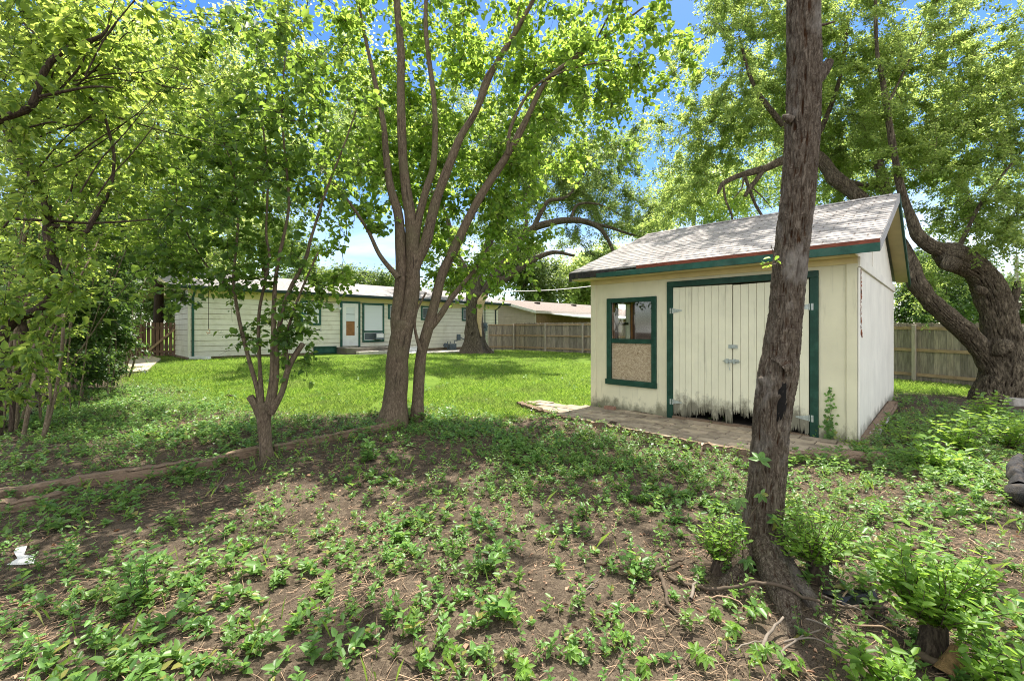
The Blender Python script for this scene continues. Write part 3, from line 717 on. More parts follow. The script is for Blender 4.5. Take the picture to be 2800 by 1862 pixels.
tag(o, 'single red-brown brick against the shed wall below the window', 'brick')

# ------------------------------------------------------------------ house (local: x along the rear wall, y into the house)
HO = np.array((-12.77, 17.3)); HU = np.array((.6955, .7185)); HV = np.array((-.7185, .6955)); HA = math.atan2(HU[1], HU[0]); HL = 16.98
def hs(x): r = (x - CX) / FL; return (HO[1] * r - HO[0]) / (HU[0] - HU[1] * r)
def hz(x, y): return EYE - (y - HY) / FL * (HO[1] + HU[1] * hs(x))
house = empty('house', (HO[0], HO[1], 0), 'long low ranch house with cream lap siding and dark green trim', 'house', HA)
HT = 3.06; FT = .36
b = MB(); b.box((.02, .03, -.3), (HL, 7.9, FT)); b.build('foundation', M['found'], house)
def lap(x0, x1, nface, axis, z0, z1, step=.2175):
    d = MB(); z = z0
    while z < z1 - .01:
        zz = min(z + step, z1)
        prof = [(nface - .004, z + .016), (nface - .034, z + .014), (nface - .016, zz), (nface - .004, zz)]
        d.prism(prof, 0 if axis == 0 else 1, x0, x1)
        z = zz
    return d
d = lap(-.0, HL, 0, 0, FT, HT - .30); d.build('wall', M['siding'], house)
b = MB(); b.box((0, .001, FT), (HL, .12, HT)); b.box((HL - .1, .12, FT), (HL, 7.9, HT)); b.box((1.5, 7.8, FT), (HL, 7.9, HT)); b.box((1.4, 2.87, FT), (1.5, 7.9, HT)); b.box((.0, 2.80, FT), (1.5, 2.87, HT)); b.box((.001, .12, FT), (.1, 2.80, HT)); b.build('inner_wall', M['gap'], house)
d = lap(.02, 2.87, 0, 1, FT, HT); d.build('wall', M['siding'], house)
b = MB(); b.box((0, -.012, HT - .30), (HL, -.001, HT)); b.build('frieze', M['frieze'], house)
b = MB(); b.box((-.03, -.03, FT), (.05, -.0185, HT)); b.box((-.035, -.018, FT), (-.019, .06, HT)); b.build('corner_board', M['siding'], house)
RH = 4.1; RY = 4.0; E0 = -.45; EZH = 3.10
b = MB()
b.prism([(E0, EZH), (RY, RH), (8.4, EZH), (8.4, EZH + .1), (RY, RH + .1), (E0, EZH + .1)], 0, -.75, HL + .75); b.build('roof', M['hroof'], house)
b = MB(); b.box((-.74, E0 + .02, EZH - .03), (HL + .7, -.013, EZH - .004)); b.prism([(-.2, EZH + .03), (RY, RH - .03), (8.2, EZH + .02), (8.2, EZH - .02), (-.2, EZH - .02)], 0, -.1, -.02); b.build('soffit', M['frieze'], house)
b = MB(); b.prism([(E0, EZH - .06), (RY, RH - .09), (8.4, EZH - .06), (8.4, EZH + .085), (RY, RH + .085), (E0, EZH + .085)], 0, -.775, -.751); b.build('rake_board', M['frieze'], house); b = MB(); b.prism([(E0, EZH - .06), (RY, RH - .09), (8.4, EZH - .06), (8.4, EZH + .085), (RY, RH + .085), (E0, EZH + .085)], 0, HL + .751, HL + .775); b.build('rake_board', M['frieze'], house)
b = MB(); b.prism([(E0 - .11, EZH + .09), (E0 - .12, EZH + .01), (E0 - .08, EZH - .045), (E0 - .001, EZH - .045), (E0 - .001, EZH + .06), (E0 - .05, EZH + .06)], 0, -.75, HL + .7); b.build('gutter', M['gutter'], house)
for s0, m_ in ((.12, M['greenw']), (HL - .25, M['gutter'])):
    b = MB(); b.tube([(s0, E0 - .05, EZH - .03), (s0, E0 - .02, EZH - .14), (s0, -.06, EZH - .36), (s0, -.06, .34)], .045, 8); b.build('downspout', m_, house)
# door, windows, basement window
def rect(x0, y0, x1, y1): s0, s1 = hs(x0), hs(x1); xm = (x0 + x1) / 2; return s0, hz(xm, y1), s1, hz(xm, y0)
def frame(d, s0, z0, s1, z1, w_, n0, n1):
    d.box((s0, n0, z0), (s0 + w_, n1, z1)); d.box((s1 - w_, n0, z0), (s1, n1, z1)); d.box((s0 + w_, n0 + .002, z1 - w_), (s1 - w_, n1, z1)); d.box((s0 + w_, n0 + .002, z0), (s1 - w_, n1, z0 + w_))
def window(x0, y0, x1, y1, midf=None, upper='pane', lower='pane', w_=.10, ac=False):
    s0, z0, s1, z1 = rect(x0, y0, x1, y1); d = MB(); frame(d, s0, z0, s1, z1, w_, -.075, -.005)
    zm = z0 + (z1 - z0) * midf if midf else None
    if zm: d.box((s0 + w_, -.07, zm - .045), (s1 - w_, -.005, zm + .045))
    wo = d.build('window', M['greenw'], house)
    for (a, c, mm) in ([(z0 + w_, zm - .045, lower), (zm + .045, z1 - w_, upper)] if zm else [(z0 + w_, z1 - w_, upper)]):
        d = MB(); frame(d, s0 + w_ + .002, a + .002, s1 - w_ - .002, c - .002, .025, -.058, -.034); d.build('sash', M['white'], wo)
        d = MB(); d.box((s0 + w_ + .002, -.042, a + .002), (s1 - w_ - .002, -.038, c - .002)); d.build('pane', M['pane' if mm == 'ac' else mm], wo)
        if mm == 'ac':
            d = MB(); sm = (s0 + s1) / 2; d.box((sm + .02, -.30, a + .03), (s1 - w_ - .05, -.023, c - .05)); d.build('air_conditioner', M['meter'], wo)
            d = MB(); d.box((sm + .04, -.306, a + .12), (s1 - w_ - .07, -.301, c - .07)); d.build('grille', M['white'], wo)
    return wo
window(820.6, 822.5, 876.7, 889.4, .46, 'blind', 'white')
window(989.7, 829.7, 1049, 934.9, .27, 'blind', 'ac')
window(1060, 832, 1090, 873); window(1150, 837, 1183, 876); window(1262, 842, 1293, 878)
s0, z0, s1, z1 = rect(929.2, 824.4, 983.2, 947.6)
d = MB(); d.box((s0, -.09, z0), (s0 + .10, -.005, z1)); d.box((s1 - .10, -.09, z0), (s1, -.005, z1)); d.box((s0 + .1, -.088, z1 - .1), (s1 - .1, -.005, z1)); d.build('door_frame', M['greenw'], house)
d = MB(); a0, a1 = s0 + .103, s1 - .103; b0, b1, c0, c1 = a0 + .19, a1 - .19, hz(957, 917.4), hz(957, 840.5)
d.box((a0, -.07, z0 + .04), (b0, -.036, z1 - .103)); d.box((b1, -.07, z0 + .04), (a1, -.036, z1 - .103)); d.box((b0, -.069, z0 + .04), (b1, -.036, c0)); d.box((b0, -.069, c1), (b1, -.036, z1 - .103))
dr_ = d.build('door', M['white'], house)
cm = hz(957, 879); d = MB(); d.box((b0, -.06, c0), (b1, -.05, cm - .012)); d.build('board', M['brownboard'], dr_)
d = MB(); d.box((b0, -.06, cm + .012), (b1, -.05, c1)); d.build('pane', M['blind'], dr_)
d = MB(); d.box((b0, -.066, cm - .011), (b1, -.055, cm + .011)); d.build('muntin', M['dark'], dr_); d = MB(); d.box((b0, -.066, (cm + c1) / 2 - .012), (b1, -.0605, (cm + c1) / 2 + .012)); d.build('muntin', M['dark'], dr_); d = MB(); d.tube([(a1 - .06, -.071, z0 + 1.0), (a1 - .06, -.12, z0 + 1.0)], .02); d.build('handle', M['dark'], dr_)
s0b, z0b, s1b, z1b = rect(856.2, 946.8, 918.5, 968.2); d = MB(); frame(d, s0b, z0b, s1b, z1b, .07, -.085, -.001); bw = d.build('basement_window', M['green'], house)
d = MB(); d.box((s0b + .07, -.05, z0b + .07), (s1b - .07, -.04, z1b - .07)); d.build('pane', M['greenw'], bw)
# steps by the door
zs = z0; sA, sB = hs(919), hs(1075)
d = MB(); d.box((sA, -1.15, .1), (sB, -.02, zs - .03)); d.build('stoop', M['concdark'], house, bevel=.01)
d = MB(); d.box((sA + .45, -1.5, .1), (sB, -1.155, zs - .2)); d.build('step', M['concrete'], house, bevel=.01)
# lamp and cable on the wall, utility box
sl_ = hs(918); zl = hz(918, 840); d = MB(); d.tube([(sl_, -.02, zl), (sl_, -.06, zl)], .06)
d.tube([(sl_, -.06, zl + .02), (sl_ - .09, -.10, zl - .03)], .02); d.tube([(sl_, -.06, zl + .02), (sl_ + .09, -.10, zl - .03)], .02)
for q in (-1, 1): d.tube([(sl_ + q * .09, -.10, zl - .02), (sl_ + q * .13, -.16, zl - .06), (sl_ + q * .15, -.2, zl - .08)], [.03, .06, .065], 10)
d.build('flood_lamp', M['white'], house)
d = MB(); a_ = hs(824); c_ = hz(824, 905); d.box((a_, -.10, c_), (a_ + .32, -.019, c_ + .3)); d.build('utility_box', M['siding'], house)
d = MB(); s_ = hs(877); d.tube([(s_, -.03, hz(877, 892)), (s_, -.03, hz(877, 900)), (s_ - .25, -.03, hz(866, 904)), (s_ - .55, -.03, hz(850, 907)), (hs(838), -.03, hz(838, 915))], .012, 5)
d.tube([(hs(880), -.025, hz(880, 826)), (hs(930), -.025, hz(930, 827)), (hs(985), -.025, hz(985, 829)), (hs(1060), -.025, hz(1060, 831))], .012, 5); d.build('cable', M['gutter'], house)
d = MB(); a_ = hs(1324); c_ = hz(1324, 895); d.box((a_ - .14, -.16, c_ - .25), (a_ + .14, -.02, c_ + .28)); d.tube([(a_, -.08, c_ + .2), (a_, -.08, EZH)], .03, 8); d.tube([(a_, -.16, c_ + .05), (a_, -.25, c_ + .05)], .11, 14); d.tube([(a_, -.08, c_ - .2), (a_, -.08, .3)], .03, 8)
d.build('electric_meter', M['meter'], house)
d = MB(); a_ = hs(1252); c_ = hz(1252, 922); d.box((a_ - .12, -.12, c_ - .18), (a_ + .12, -.02, c_ + .18)); d.tube([(a_ + .1, -.07, c_), (a_ + .35, -.2, c_ - .15), (a_ + .45, -.3, .3), (a_ + .5, -.3, .15)], .03, 6); d.build('service_box', M['meter'], house)
# gas meter
gm = empty('gas_meter', (HO + HU * hs(1225) - HV * .35).tolist() + [.12], 'grey gas meter with pipes against the cream siding', 'gas meter', HA)
d = MB(); d.tube([(-.3, 0, 0), (-.3, 0, .62), (-.1, 0, .62), (-.1, 0, .5)], .028, 8); d.tube([(.22, 0, .5), (.22, 0, .66), (.42, 0, .66), (.42, .2, .66)], .028, 8); d.build('pipe', M['meter'], gm)
d = MB(); d.box((-.17, -.12, .12), (.29, .12, .48)); d.tube([(.06, -.13, .3), (.06, -.16, .3)], .13, 14); d.build('meter_body', M['meter'], gm, bevel=.04)
d = MB(); d.tube([(-.46, -.03, .4), (-.46, .03, .4)], .14, 16); d.tube([(-.46, 0, .4), (-.3, 0, .4)], .03, 8); d.build('regulator', M['meter'], gm)
# patio slab and gravel
def quadslab(name, pts, h_, m_, label, cat, z=None):
    P = [gpx(*p) for p in pts] if len(pts[0]) == 2 else pts
    zz = None if z is None else z
    d = MB(); n_ = len(P); vs = [(p[0], p[1], (p[2] if zz is None else zz) - .3) for p in P] + [(p[0], p[1], (p[2] if zz is None else zz) + h_) for p in P]
    d.add(vs, [tuple(range(n_))[::-1], tuple(range(n_, 2 * n_))] + [(k, (k + 1) % n_, n_ + (k + 1) % n_, n_ + k) for k in range(n_)])
    o = d.build(name, m_, None); tag(o, label, cat, kind='structure')
def hw(s, n, z=0): p = HO + HU * s + HV * n; return (p[0], p[1], z)
quadslab('patio', [hw(hs(862), -.05), hw(hs(872), -1.1), hw(hs(905), -2.05), hw(hs(1290), -2.05), hw(hs(1290), -.05)], .09, M['concrete'], 'pale concrete patio strip along the house', 'patio', .15)
quadslab('gravel_path', [gpx(262, 1023), gpx(330, 1026), gpx(402, 1019), gpx(440, 985), gpx(400, 973), gpx(300, 976)], .07, M['gravel'], 'pale gravel path in front of the gate', 'path')
d = MB(); p = hw(.12, -.2, 0); d.box((-.11, -.75, 0), (.11, .1, .04)); d.box((-.11, -.75, .04), (-.085, .1, .10)); d.box((.085, -.75, .04), (.11, .1, .10)); o = d.build('splash_block', M['white'], None, loc=(p[0], p[1], gh(p[0], p[1]) + .06)); o.rotation_euler = (-.0, 0, HA + .5)
tag(o, 'white splash block under the downspout at the house corner', 'splash block')
d = MB(); p = hw(hs(1110), -1.0, .25); 
for q in range(5): d.box((-.5, -.28 + q * .14, .04), (.5, -.19 + q * .14, .07))
d.box((-.5, -.3, 0), (-.44, .38, .04)); d.box((.44, -.3, 0), (.5, .38, .04)); o = d.build('pallet', M['white'], None, loc=p); o.rotation_euler = (.55, 0, HA); tag(o, 'small pale slatted grate lying on the patio behind the double trunk', 'grate')

# ------------------------------------------------------------------ fences and gate
def fence(name, label, A, B, h_, side, m_, rails=(.22, .95, 1.6), span=2.4, group=None, posts=True, gap=.004, dog=True, board=.14):
    A = np.array(A, float); B = np.array(B, float); Lf = np.linalg.norm(B - A); u = (B - A) / Lf
    root = empty(name, (A[0], A[1], 0), label, 'fence', math.atan2(u[1], u[0]), group)
    z_ = lambda s: float(G0(A[0] + u[0] * s, A[1] + u[1] * s)); r_ = random.Random(len(label))
    d = MB(); s = 0
    while s < Lf - .05:
        z = z_(s) + .02; t = z + h_ + r_.uniform(-.015, .015); c = s + board - gap; k = .03 if dog else 0; o_ = r_.uniform(-.004, .004)
        d.prism([(s, z), (c, z), (c, t - k), (c - k, t), (s + k, t), (s, t - k)], 1, -.009 + o_, .009 + o_); s += board
    d.build('board_panel', m_, root)
    d = MB(); ns = max(1, round(Lf / span))
    for rz in rails:
        for k in range(ns):
            a, c = Lf * k / ns, Lf * (k + 1) / ns
            d.hexa([(a + .005, side * .012, z_(a) + rz - .045), (c - .005, side * .012, z_(c) + rz - .045), (c - .005, side * .05, z_(c) + rz - .045), (a + .005, side * .05, z_(a) + rz - .045),
                    (a + .005, side * .012, z_(a) + rz + .045), (c - .005, side * .012, z_(c) + rz + .045), (c - .005, side * .05, z_(c) + rz + .045), (a + .005, side * .05, z_(a) + rz + .045)])
    d.build('rail', M['rail'] if m_ is not M['gatewood'] else m_, root)
    if posts:
        for k in range(ns + 1):
            s = Lf * k / ns; d = MB(); d.box((s - .045, side * .052, z_(s) - .1), (s + .045, side * .142, z_(s) + h_ - .04)); d.build('post', M['post'] if m_ is M['fence'] else m_, root, bevel=.006)
    return root
K = (7.8, 20.5); bu = np.array((.715, -.70))
fence('board_fence', 'weathered board fence between the house corner and the shed', (.14, 28.0), K, 1.70, -1, M['fence'], group='board fences')
fence('board_fence', 'weathered board fence behind the leaning elm trunk', K, (14.2, 9.4), 1.74, -1, M['fence'], span=2.1, group='board fences')
fence('board_fence', 'short board fence beside the house downspout', (-1.5, 27.6), (.08, 27.95), 1.62, -1, M['fence'], group='board fences')
fence('board_fence', 'brown board fence left of the gate by the house', (-21.0, 16.4), (-15.85, 18.75), 1.62, -1, M['gatewood'], rails=(.25, 1.35), group='board fences', gap=.02)
gA, gB = np.array((-15.70, 18.82)), np.array((-14.72, 19.26)); u = unit(gB - gA)
gate = empty('garden_gate', (gA[0], gA[1], .27), 'brown wooden gate with a diagonal brace beside the house', 'gate', math.atan2(u[1], u[0])); Lg = float(np.linalg.norm(gB - gA))
d = MB(); s = .0
while s < Lg - .05: d.box((s, -.01, .05), (s + .12, .01, 1.50 + random.uniform(-.01, .01))); s += .155
d.build('board_panel', M['gatewood'], gate)
d = MB(); d.box((0, -.05, .2), (Lg, -.012, .29)); d.build('rail', M['gatewood'], gate); d = MB(); d.box((0, -.05, 1.22), (Lg, -.012, 1.31)); d.build('rail', M['gatewood'], gate)
d = MB(); d.hexa([(.02, -.09, .29), (.14, -.09, .29), (.14, -.052, .29), (.02, -.052, .29), (Lg - .14, -.09, 1.22), (Lg - .02, -.09, 1.22), (Lg - .02, -.052, 1.22), (Lg - .14, -.052, 1.22)]); d.build('brace', M['rail'], gate)
for s in (-.14, Lg + .05):
    d = MB(); d.box((s, -.06, -.1), (s + .10, .05, 1.56)); d.build('post', M['gatewood'], gate, bevel=.005)
d = MB(); d.box((.02, -.06, 1.2), (.10, -.051, 1.26)); d.tube([(.0, -.07, 1.3), (.1, -.07, 1.3)], .012); d.build('latch', M['dark'], gate)

# ------------------------------------------------------------------ neighbour's house
NO = np.array((1.69, 31.8)); NA = math.atan2(.711, .703)
nh = empty('neighbour_house', (NO[0], NO[1], 0), 'beige neighbour house with brown roof and white patio awning beyond the fence', 'house', NA)
d = lap(0, 8, 0, 1, .2, 2.72, .2); d.build('wall', M['nsiding'], nh)
d = MB(); d.prism([(0, 2.72), (8, 2.72), (8, 2.75), (4, 3.68), (0, 2.75)], 0, -.03, .1); d.box((.001, 0, .1), (.1, 8, 2.719)); d.build('gable_wall', M['nsiding'], nh)
d = MB(); d.box((.1, .0, .1), (16, .1, 2.75)); d.build('wall', M['nbrown'], nh)
d = MB(); d.prism([(-.5, 2.70), (4, 3.74), (8.5, 2.70), (8.5, 2.80), (4, 3.84), (-.5, 2.80)], 0, -.5, 16.5); nr_ = d.build('roof', M['nroof'], nh)
for q in (3.2, 8.2, 12.5):
    d = MB(); d.box((q, 2.6, 3.3), (q + .35, 2.95, 3.68)); d.build('roof_vent', M['dark'], nr_)
d = MB(); d.prism([(-.5, 2.60), (4, 3.64), (8.5, 2.60), (8.5, 2.79), (4, 3.83), (-.5, 2.79)], 0, -.53, -.501); d.build('rake_board', M['white'], nh)
d = MB(); d.box((-.5, -.53, 2.6), (16.5, -.501, 2.79)); d.box((-.49, -.50, 2.62), (16.4, -.0, 2.66)); d.build('fascia', M['nsiding'], nh)
d = MB(); d.hexa([(1.2, -3.0, 2.28), (14, -3.0, 2.28), (14, -.54, 2.56), (1.2, -.54, 2.56), (1.2, -3.0, 2.36), (14, -3.0, 2.36), (14, -.54, 2.62), (1.2, -.54, 2.62)]); d.build('awning', M['white'], nh)
for q in (6.2, 10.5):
    d = MB(); d.box((q, -2.95, .1), (q + .09, -2.86, 2.28)); d.build('awning_post', M['nsiding'], nh)
for q in (2.6, 5.2):
    d = MB(); d.box((q, -.06, .9), (q + 1, -.001, 2.0)); wn = d.build('window', M['rail'], nh)
    d = MB(); d.box((q + .1, -.07, 1.0), (q + .9, -.061, 1.9)); d.build('pane', M['pane'], wn)

# overhead wire and power pole
d = MB(); A = px(1363, 797, 40); B = px(1700, 771, 40)
d.tube([A + (B - A) * k / 12 - np.array((0, 0, .25 * math.sin(math.pi * k / 12))) for k in range(13)], .03, 5); o = d.build('overhead_wire', M['white'], None); tag(o, 'thin overhead wire above the neighbour house roof', 'wire')
up_ = empty('utility_pole', (34.0, 29.5, -.2), 'grey wooden utility pole behind the leaning elm', 'utility pole')
d = MB(); d.tube([(0, 0, 0), (0, 0, 6.6)], [.13, .10], 10); d.build('pole', M['pole'], up_)
d = MB(); d.tube([(0, 0, 6.6), (0, 0, 6.75)], [.04, .04], 8); d.build('cap', M['meter'], up_)

# ------------------------------------------------------------------ trees
# furrowed trunk in the right foreground
near = L(2.72, [(2066, 1570, 104), (2074, 1500, 92), (2088, 1400, 88), (2099, 1290, 86), (2105, 1214, 86), (2115, 1102, 88), (2127, 1020, 92), (2138, 940, 86), (2148, 857, 80), (2166, 673, 78), (2182, 520, 77), (2194, 350, 78), (2199, 180, 78), (2197, 0, 75), (2205, -300, 70), (2230, -700, 62), (2260, -1100, 50)])
near[0][0] += np.array((0, 0, -.10))
stub = L(2.70, [(2196, 250, 50), (2222, 222, 46), (2246, 200, 32), (2260, 182, 26), (2268, 168, 20)])
knot1 = L(2.70, [(2100, 1050, 34), (2086, 1040, 26), (2078, 1032, 14)]); knot2 = L(2.66, [(2126, 1010, 60), (2140, 1002, 66), (2152, 1000, 46)]); knot3 = L(2.68, [(2165, 330, 26), (2150, 322, 20), (2140, 318, 10)])
stub2 = L(2.72, [(2230, 72, 12), (2255, 68, 7), (2282, 60, 5)])
def groot(pts):
    P, Rr = [], []
    for x, y, w_, z in pts: p = gpx(x, y); P.append(p + np.array((0, 0, z))); Rr.append(w_ / 2 / FL * p[1])
    return P, Rr
root1 = groot([(2080, 1500, 84, .22), (2104, 1545, 88, .08), (2126, 1592, 78, .02), (2146, 1640, 72, .015), (2158, 1690, 60, .0), (2166, 1740, 40, -.02)])
root2 = groot([(2105, 1530, 60, .10), (2170, 1590, 52, .01), (2215, 1640, 44, .0), (2250, 1690, 26, -.02)])
root3 = groot([(2050, 1530, 60, .08), (2010, 1565, 46, .0), (1970, 1600, 24, -.015)])
up1 = L(2.72, [(2260, -1050, 40), (2420, -1300, 30), (2560, -1500, 16)]); up2 = L(2.72, [(2250, -900, 40), (2050, -1250, 28), (1900, -1500, 14)]); up3 = ([px(2235, -750, 2.72), px(2260, -1000, 3.3), np.array((3.2, 5.2, 7.0))], [.06, .05, .03])
bl = np.concatenate([rng.normal(0, 1, (30, 3)) * np.array((1.5, 1.3, .7)) + np.array((3.0, 4.6, 7.3))])
nt_ = tree('furrowed_tree', 'bare furrowed grey-brown trunk standing right in front of the shed doors', 'tree', px(2070, 1560, 2.72) * np.array((1, 1, 0)),
     [near, stub, knot1, knot2, knot3, stub2, root1, root2, root3, up1, up2, up3], bl, M['bark_near'], M['twig'], M['leaf_elm'], .075, 26, .45, rs=.93, furrow=.16, lsides=110, step=.012, flare=.25, rough=.05, seed=21, ffreq=15, fs=4.5)
sh0 = px(2070, 1560, 2.72) * np.array((1, 1, 0)); A_ = np.array([[px(2140, 742, 2.70), px(2128, 720, 2.66), px(2116, 700, 2.63), px(2108, 670, 2.62)], [px(2128, 720, 2.66), px(2110, 725, 2.62), px(2096, 722, 2.6), px(2085, 718, 2.58)]])
V, F = twig_geo(A_, [.004, .003], [.002, .001], 5); shoot = npmesh('shoot', V - sh0, F, M['twig'], nt_)
P_ = np.array([px(a, b_, 2.6) for a, b_ in ((2108, 705), (2096, 718), (2085, 716), (2100, 728), (2112, 726), (2122, 715), (2130, 700), (2078, 722))]); V, F = rnd_leaves(P_, .04); npmesh('leaves', V - sh0, F, M['leaf_sprout'], shoot)
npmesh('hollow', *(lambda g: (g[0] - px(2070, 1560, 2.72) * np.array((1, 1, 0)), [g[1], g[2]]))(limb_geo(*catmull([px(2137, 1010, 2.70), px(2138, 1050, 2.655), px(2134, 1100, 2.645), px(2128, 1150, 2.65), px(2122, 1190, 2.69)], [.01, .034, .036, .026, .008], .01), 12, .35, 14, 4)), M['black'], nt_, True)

# small multi-stemmed tree left of centre
D5 = 5.07
st = [L(D5, [(731, 1262, 44), (727, 1215, 40), (722, 1150, 44), (724, 1105, 50)]),
      L(D5, [(712, 1140, 26), (697, 1105, 24), (683, 1084, 22)]),
      L(D5, [(715, 1120, 24), (703, 1062, 16), (683, 991, 14), (666, 927, 12), (654, 875, 11), (642, 803, 10), (638, 758, 9), (646, 674, 8), (650, 600, 7), (640, 480, 5), (600, 350, 3)]),
      L(D5, [(716, 1115, 22), (711, 1011, 13), (707, 931, 12), (709, 851, 11), (723, 779, 10), (737, 702, 10), (728, 640, 8), (732, 491, 7), (723, 379, 6), (700, 250, 4)]),
      L(D5, [(732, 1125, 30), (743, 1044, 18), (747, 931, 16), (749, 843, 15), (753, 770, 13), (763, 702, 12), (775, 650, 10), (790, 560, 9), (782, 446, 8), (770, 300, 6), (780, 150, 4)]),
      L(D5, [(738, 1120, 30), (755, 1040, 18), (759, 931, 16), (775, 843, 15), (795, 787, 14), (819, 742, 13), (839, 698, 12), (851, 650, 10), (893, 520, 8), (940, 400, 6), (975, 300, 4)]),
      L(D5, [(740, 1130, 26), (771, 1072, 20), (787, 1011, 20), (807, 971, 20), (828, 940, 19)]),
      L(D5, [(787, 1005, 16), (782, 930, 11), (800, 860, 9), (830, 780, 7), (870, 690, 5)]),
      L(D5, [(640, 800, 8), (560, 720, 6), (500, 610, 5), (470, 500, 4)])]
tree('multi_stemmed_tree', 'small young tree with several thin stems fanning from one short trunk', 'tree', px(729, 1253, D5) * np.array((1, 1, 0)), st,
     [(620, 500, 200, 260, 4.2, 6, 75), (800, 380, 180, 220, 4.3, 6, 60), (720, 750, 150, 120, 4.6, 5.6, 20), (840, 780, 60, 70, 4.8, 5.4, 8), (500, 720, 110, 110, 4.4, 5.6, 22), (790, 900, 50, 60, 4.9, 5.3, 6), (700, 200, 300, 150, 4, 6, 46), (700, -150, 350, 200, 4, 6, 18), (690, 900, 60, 80, 4.8, 5.3, 5), (808, 930, 40, 70, 4.9, 5.3, 7)],
     M['bark_mulberry'], M['twig_dark'], M['leaf_small_tree'], .068, 11, .26, .006, rs=.78, lsides=20, step=.04, flare=.25, rough=.10, seed=3, furrow=.04, asp=.85)

# double-trunked tree in the centre
DC = 6.9
ct = [L(DC, [(1075, 1168, 98), (1080, 1110, 76), (1084, 1059, 70), (1087, 983, 68), (1096, 925, 66), (1106, 880, 62)]),
      L(DC, [(1096, 935, 46), (1086, 880, 44), (1090, 830, 40), (1097, 753, 38), (1096, 696, 35), (1090, 594, 30), (1068, 513, 25), (1056, 424, 21), (1047, 330, 17), (1020, 200, 13), (990, 60, 9), (960, -120, 6)]),
      L(DC, [(1102, 915, 52), (1116, 868, 48), (1128, 790, 46), (1128, 696, 40), (1123, 603, 36), (1110, 513, 31), (1101, 424, 28), (1096, 268, 25), (1096, 134, 24), (1085, 0, 21), (1075, -250, 16), (1090, -600, 9)]),
      L(DC, [(1128, 720, 34), (1140, 620, 26), (1165, 520, 22), (1186, 446, 20), (1188, 290, 16), (1165, 89, 14), (1168, -60, 11), (1180, -300, 6)]),
      L(DC, [(1124, 760, 40), (1140, 715, 36), (1165, 660, 33), (1190, 558, 30), (1230, 446, 26), (1262, 370, 22), (1302, 304, 20), (1351, 187, 17), (1427, 58, 14), (1500, -80, 10), (1580, -250, 6)], ),
      L(DC + .15, [(1140, 1150, 46), (1143, 1090, 37), (1147, 1020, 35), (1153, 963, 33), (1168, 906, 33), (1187, 837, 30), (1208, 753, 29), (1240, 685, 29), (1279, 603, 27), (1318, 530, 25), (1387, 424, 23), (1436, 335, 20), (1494, 223, 16), (1596, 143, 11), (1668, 89, 8), (1760, 20, 5)]),
      L(DC + .15, [(1170, 905, 22), (1200, 868, 20), (1235, 815, 17), (1280, 760, 13), (1330, 700, 8)]),
      L(DC, [(1150, 960, 14), (1135, 900, 9), (1140, 850, 7), (1165, 800, 6)]),
      L(DC, [(1302, 304, 14), (1330, 210, 11), (1390, 130, 8), (1420, 20, 6)]),
      L(DC + .1, [(1387, 424, 14), (1400, 340, 11), (1460, 240, 8), (1560, 190, 6), (1700, 160, 4)]),
      L(DC - .2, [(1090, 760, 20), (1040, 700, 13), (1000, 620, 10), (930, 520, 7), (860, 440, 5)])]
tree('double_trunked_tree', 'tall grey-brown tree with two trunks rising side by side in the middle of the yard', 'tree', px(1095, 1155, DC) * np.array((1, 1, 0)), ct,
     [(960, 330, 200, 260, 6.2, 9.2, 62), (1230, 330, 220, 260, 6.6, 9.6, 76), (1480, 300, 220, 220, 6.4, 9.2, 66), (1640, 300, 130, 150, 6.2, 8.4, 26), (1740, 110, 150, 130, 5.8, 7.8, 26), (1360, 560, 150, 130, 6.6, 8.6, 34), (1290, 740, 110, 90, 6.9, 8.0, 20), (1180, 620, 120, 110, 7.2, 8.8, 22), (930, 640, 110, 120, 6.0, 7.8, 10), (1000, 480, 120, 140, 6.8, 9, 18), (1420, 700, 60, 60, 6.7, 7.4, 4),
      (1150, 30, 500, 160, 6, 9.5, 80), (1250, -350, 550, 250, 5.0, 9, 48), (1900, -200, 250, 200, 5.5, 7.5, 10), (1480, 640, 90, 50, 6.4, 7.4, 4), (1190, 430, 130, 160, 7.0, 9.2, 36), (1400, 110, 260, 130, 6.6, 9.6, 48), (1060, 180, 120, 160, 7, 9.4, 24), (1560, 150, 150, 110, 6.4, 9, 24), (1420, 430, 120, 110, 7, 9, 22)],
     M['bark_mulberry'], M['twig'], M['leaf_mulberry'], .080, 19, .38, .008, rs=.86, lsides=30, step=.05, flare=.24, rough=.07, furrow=.03, seed=7, asp=.85, ffreq=10)

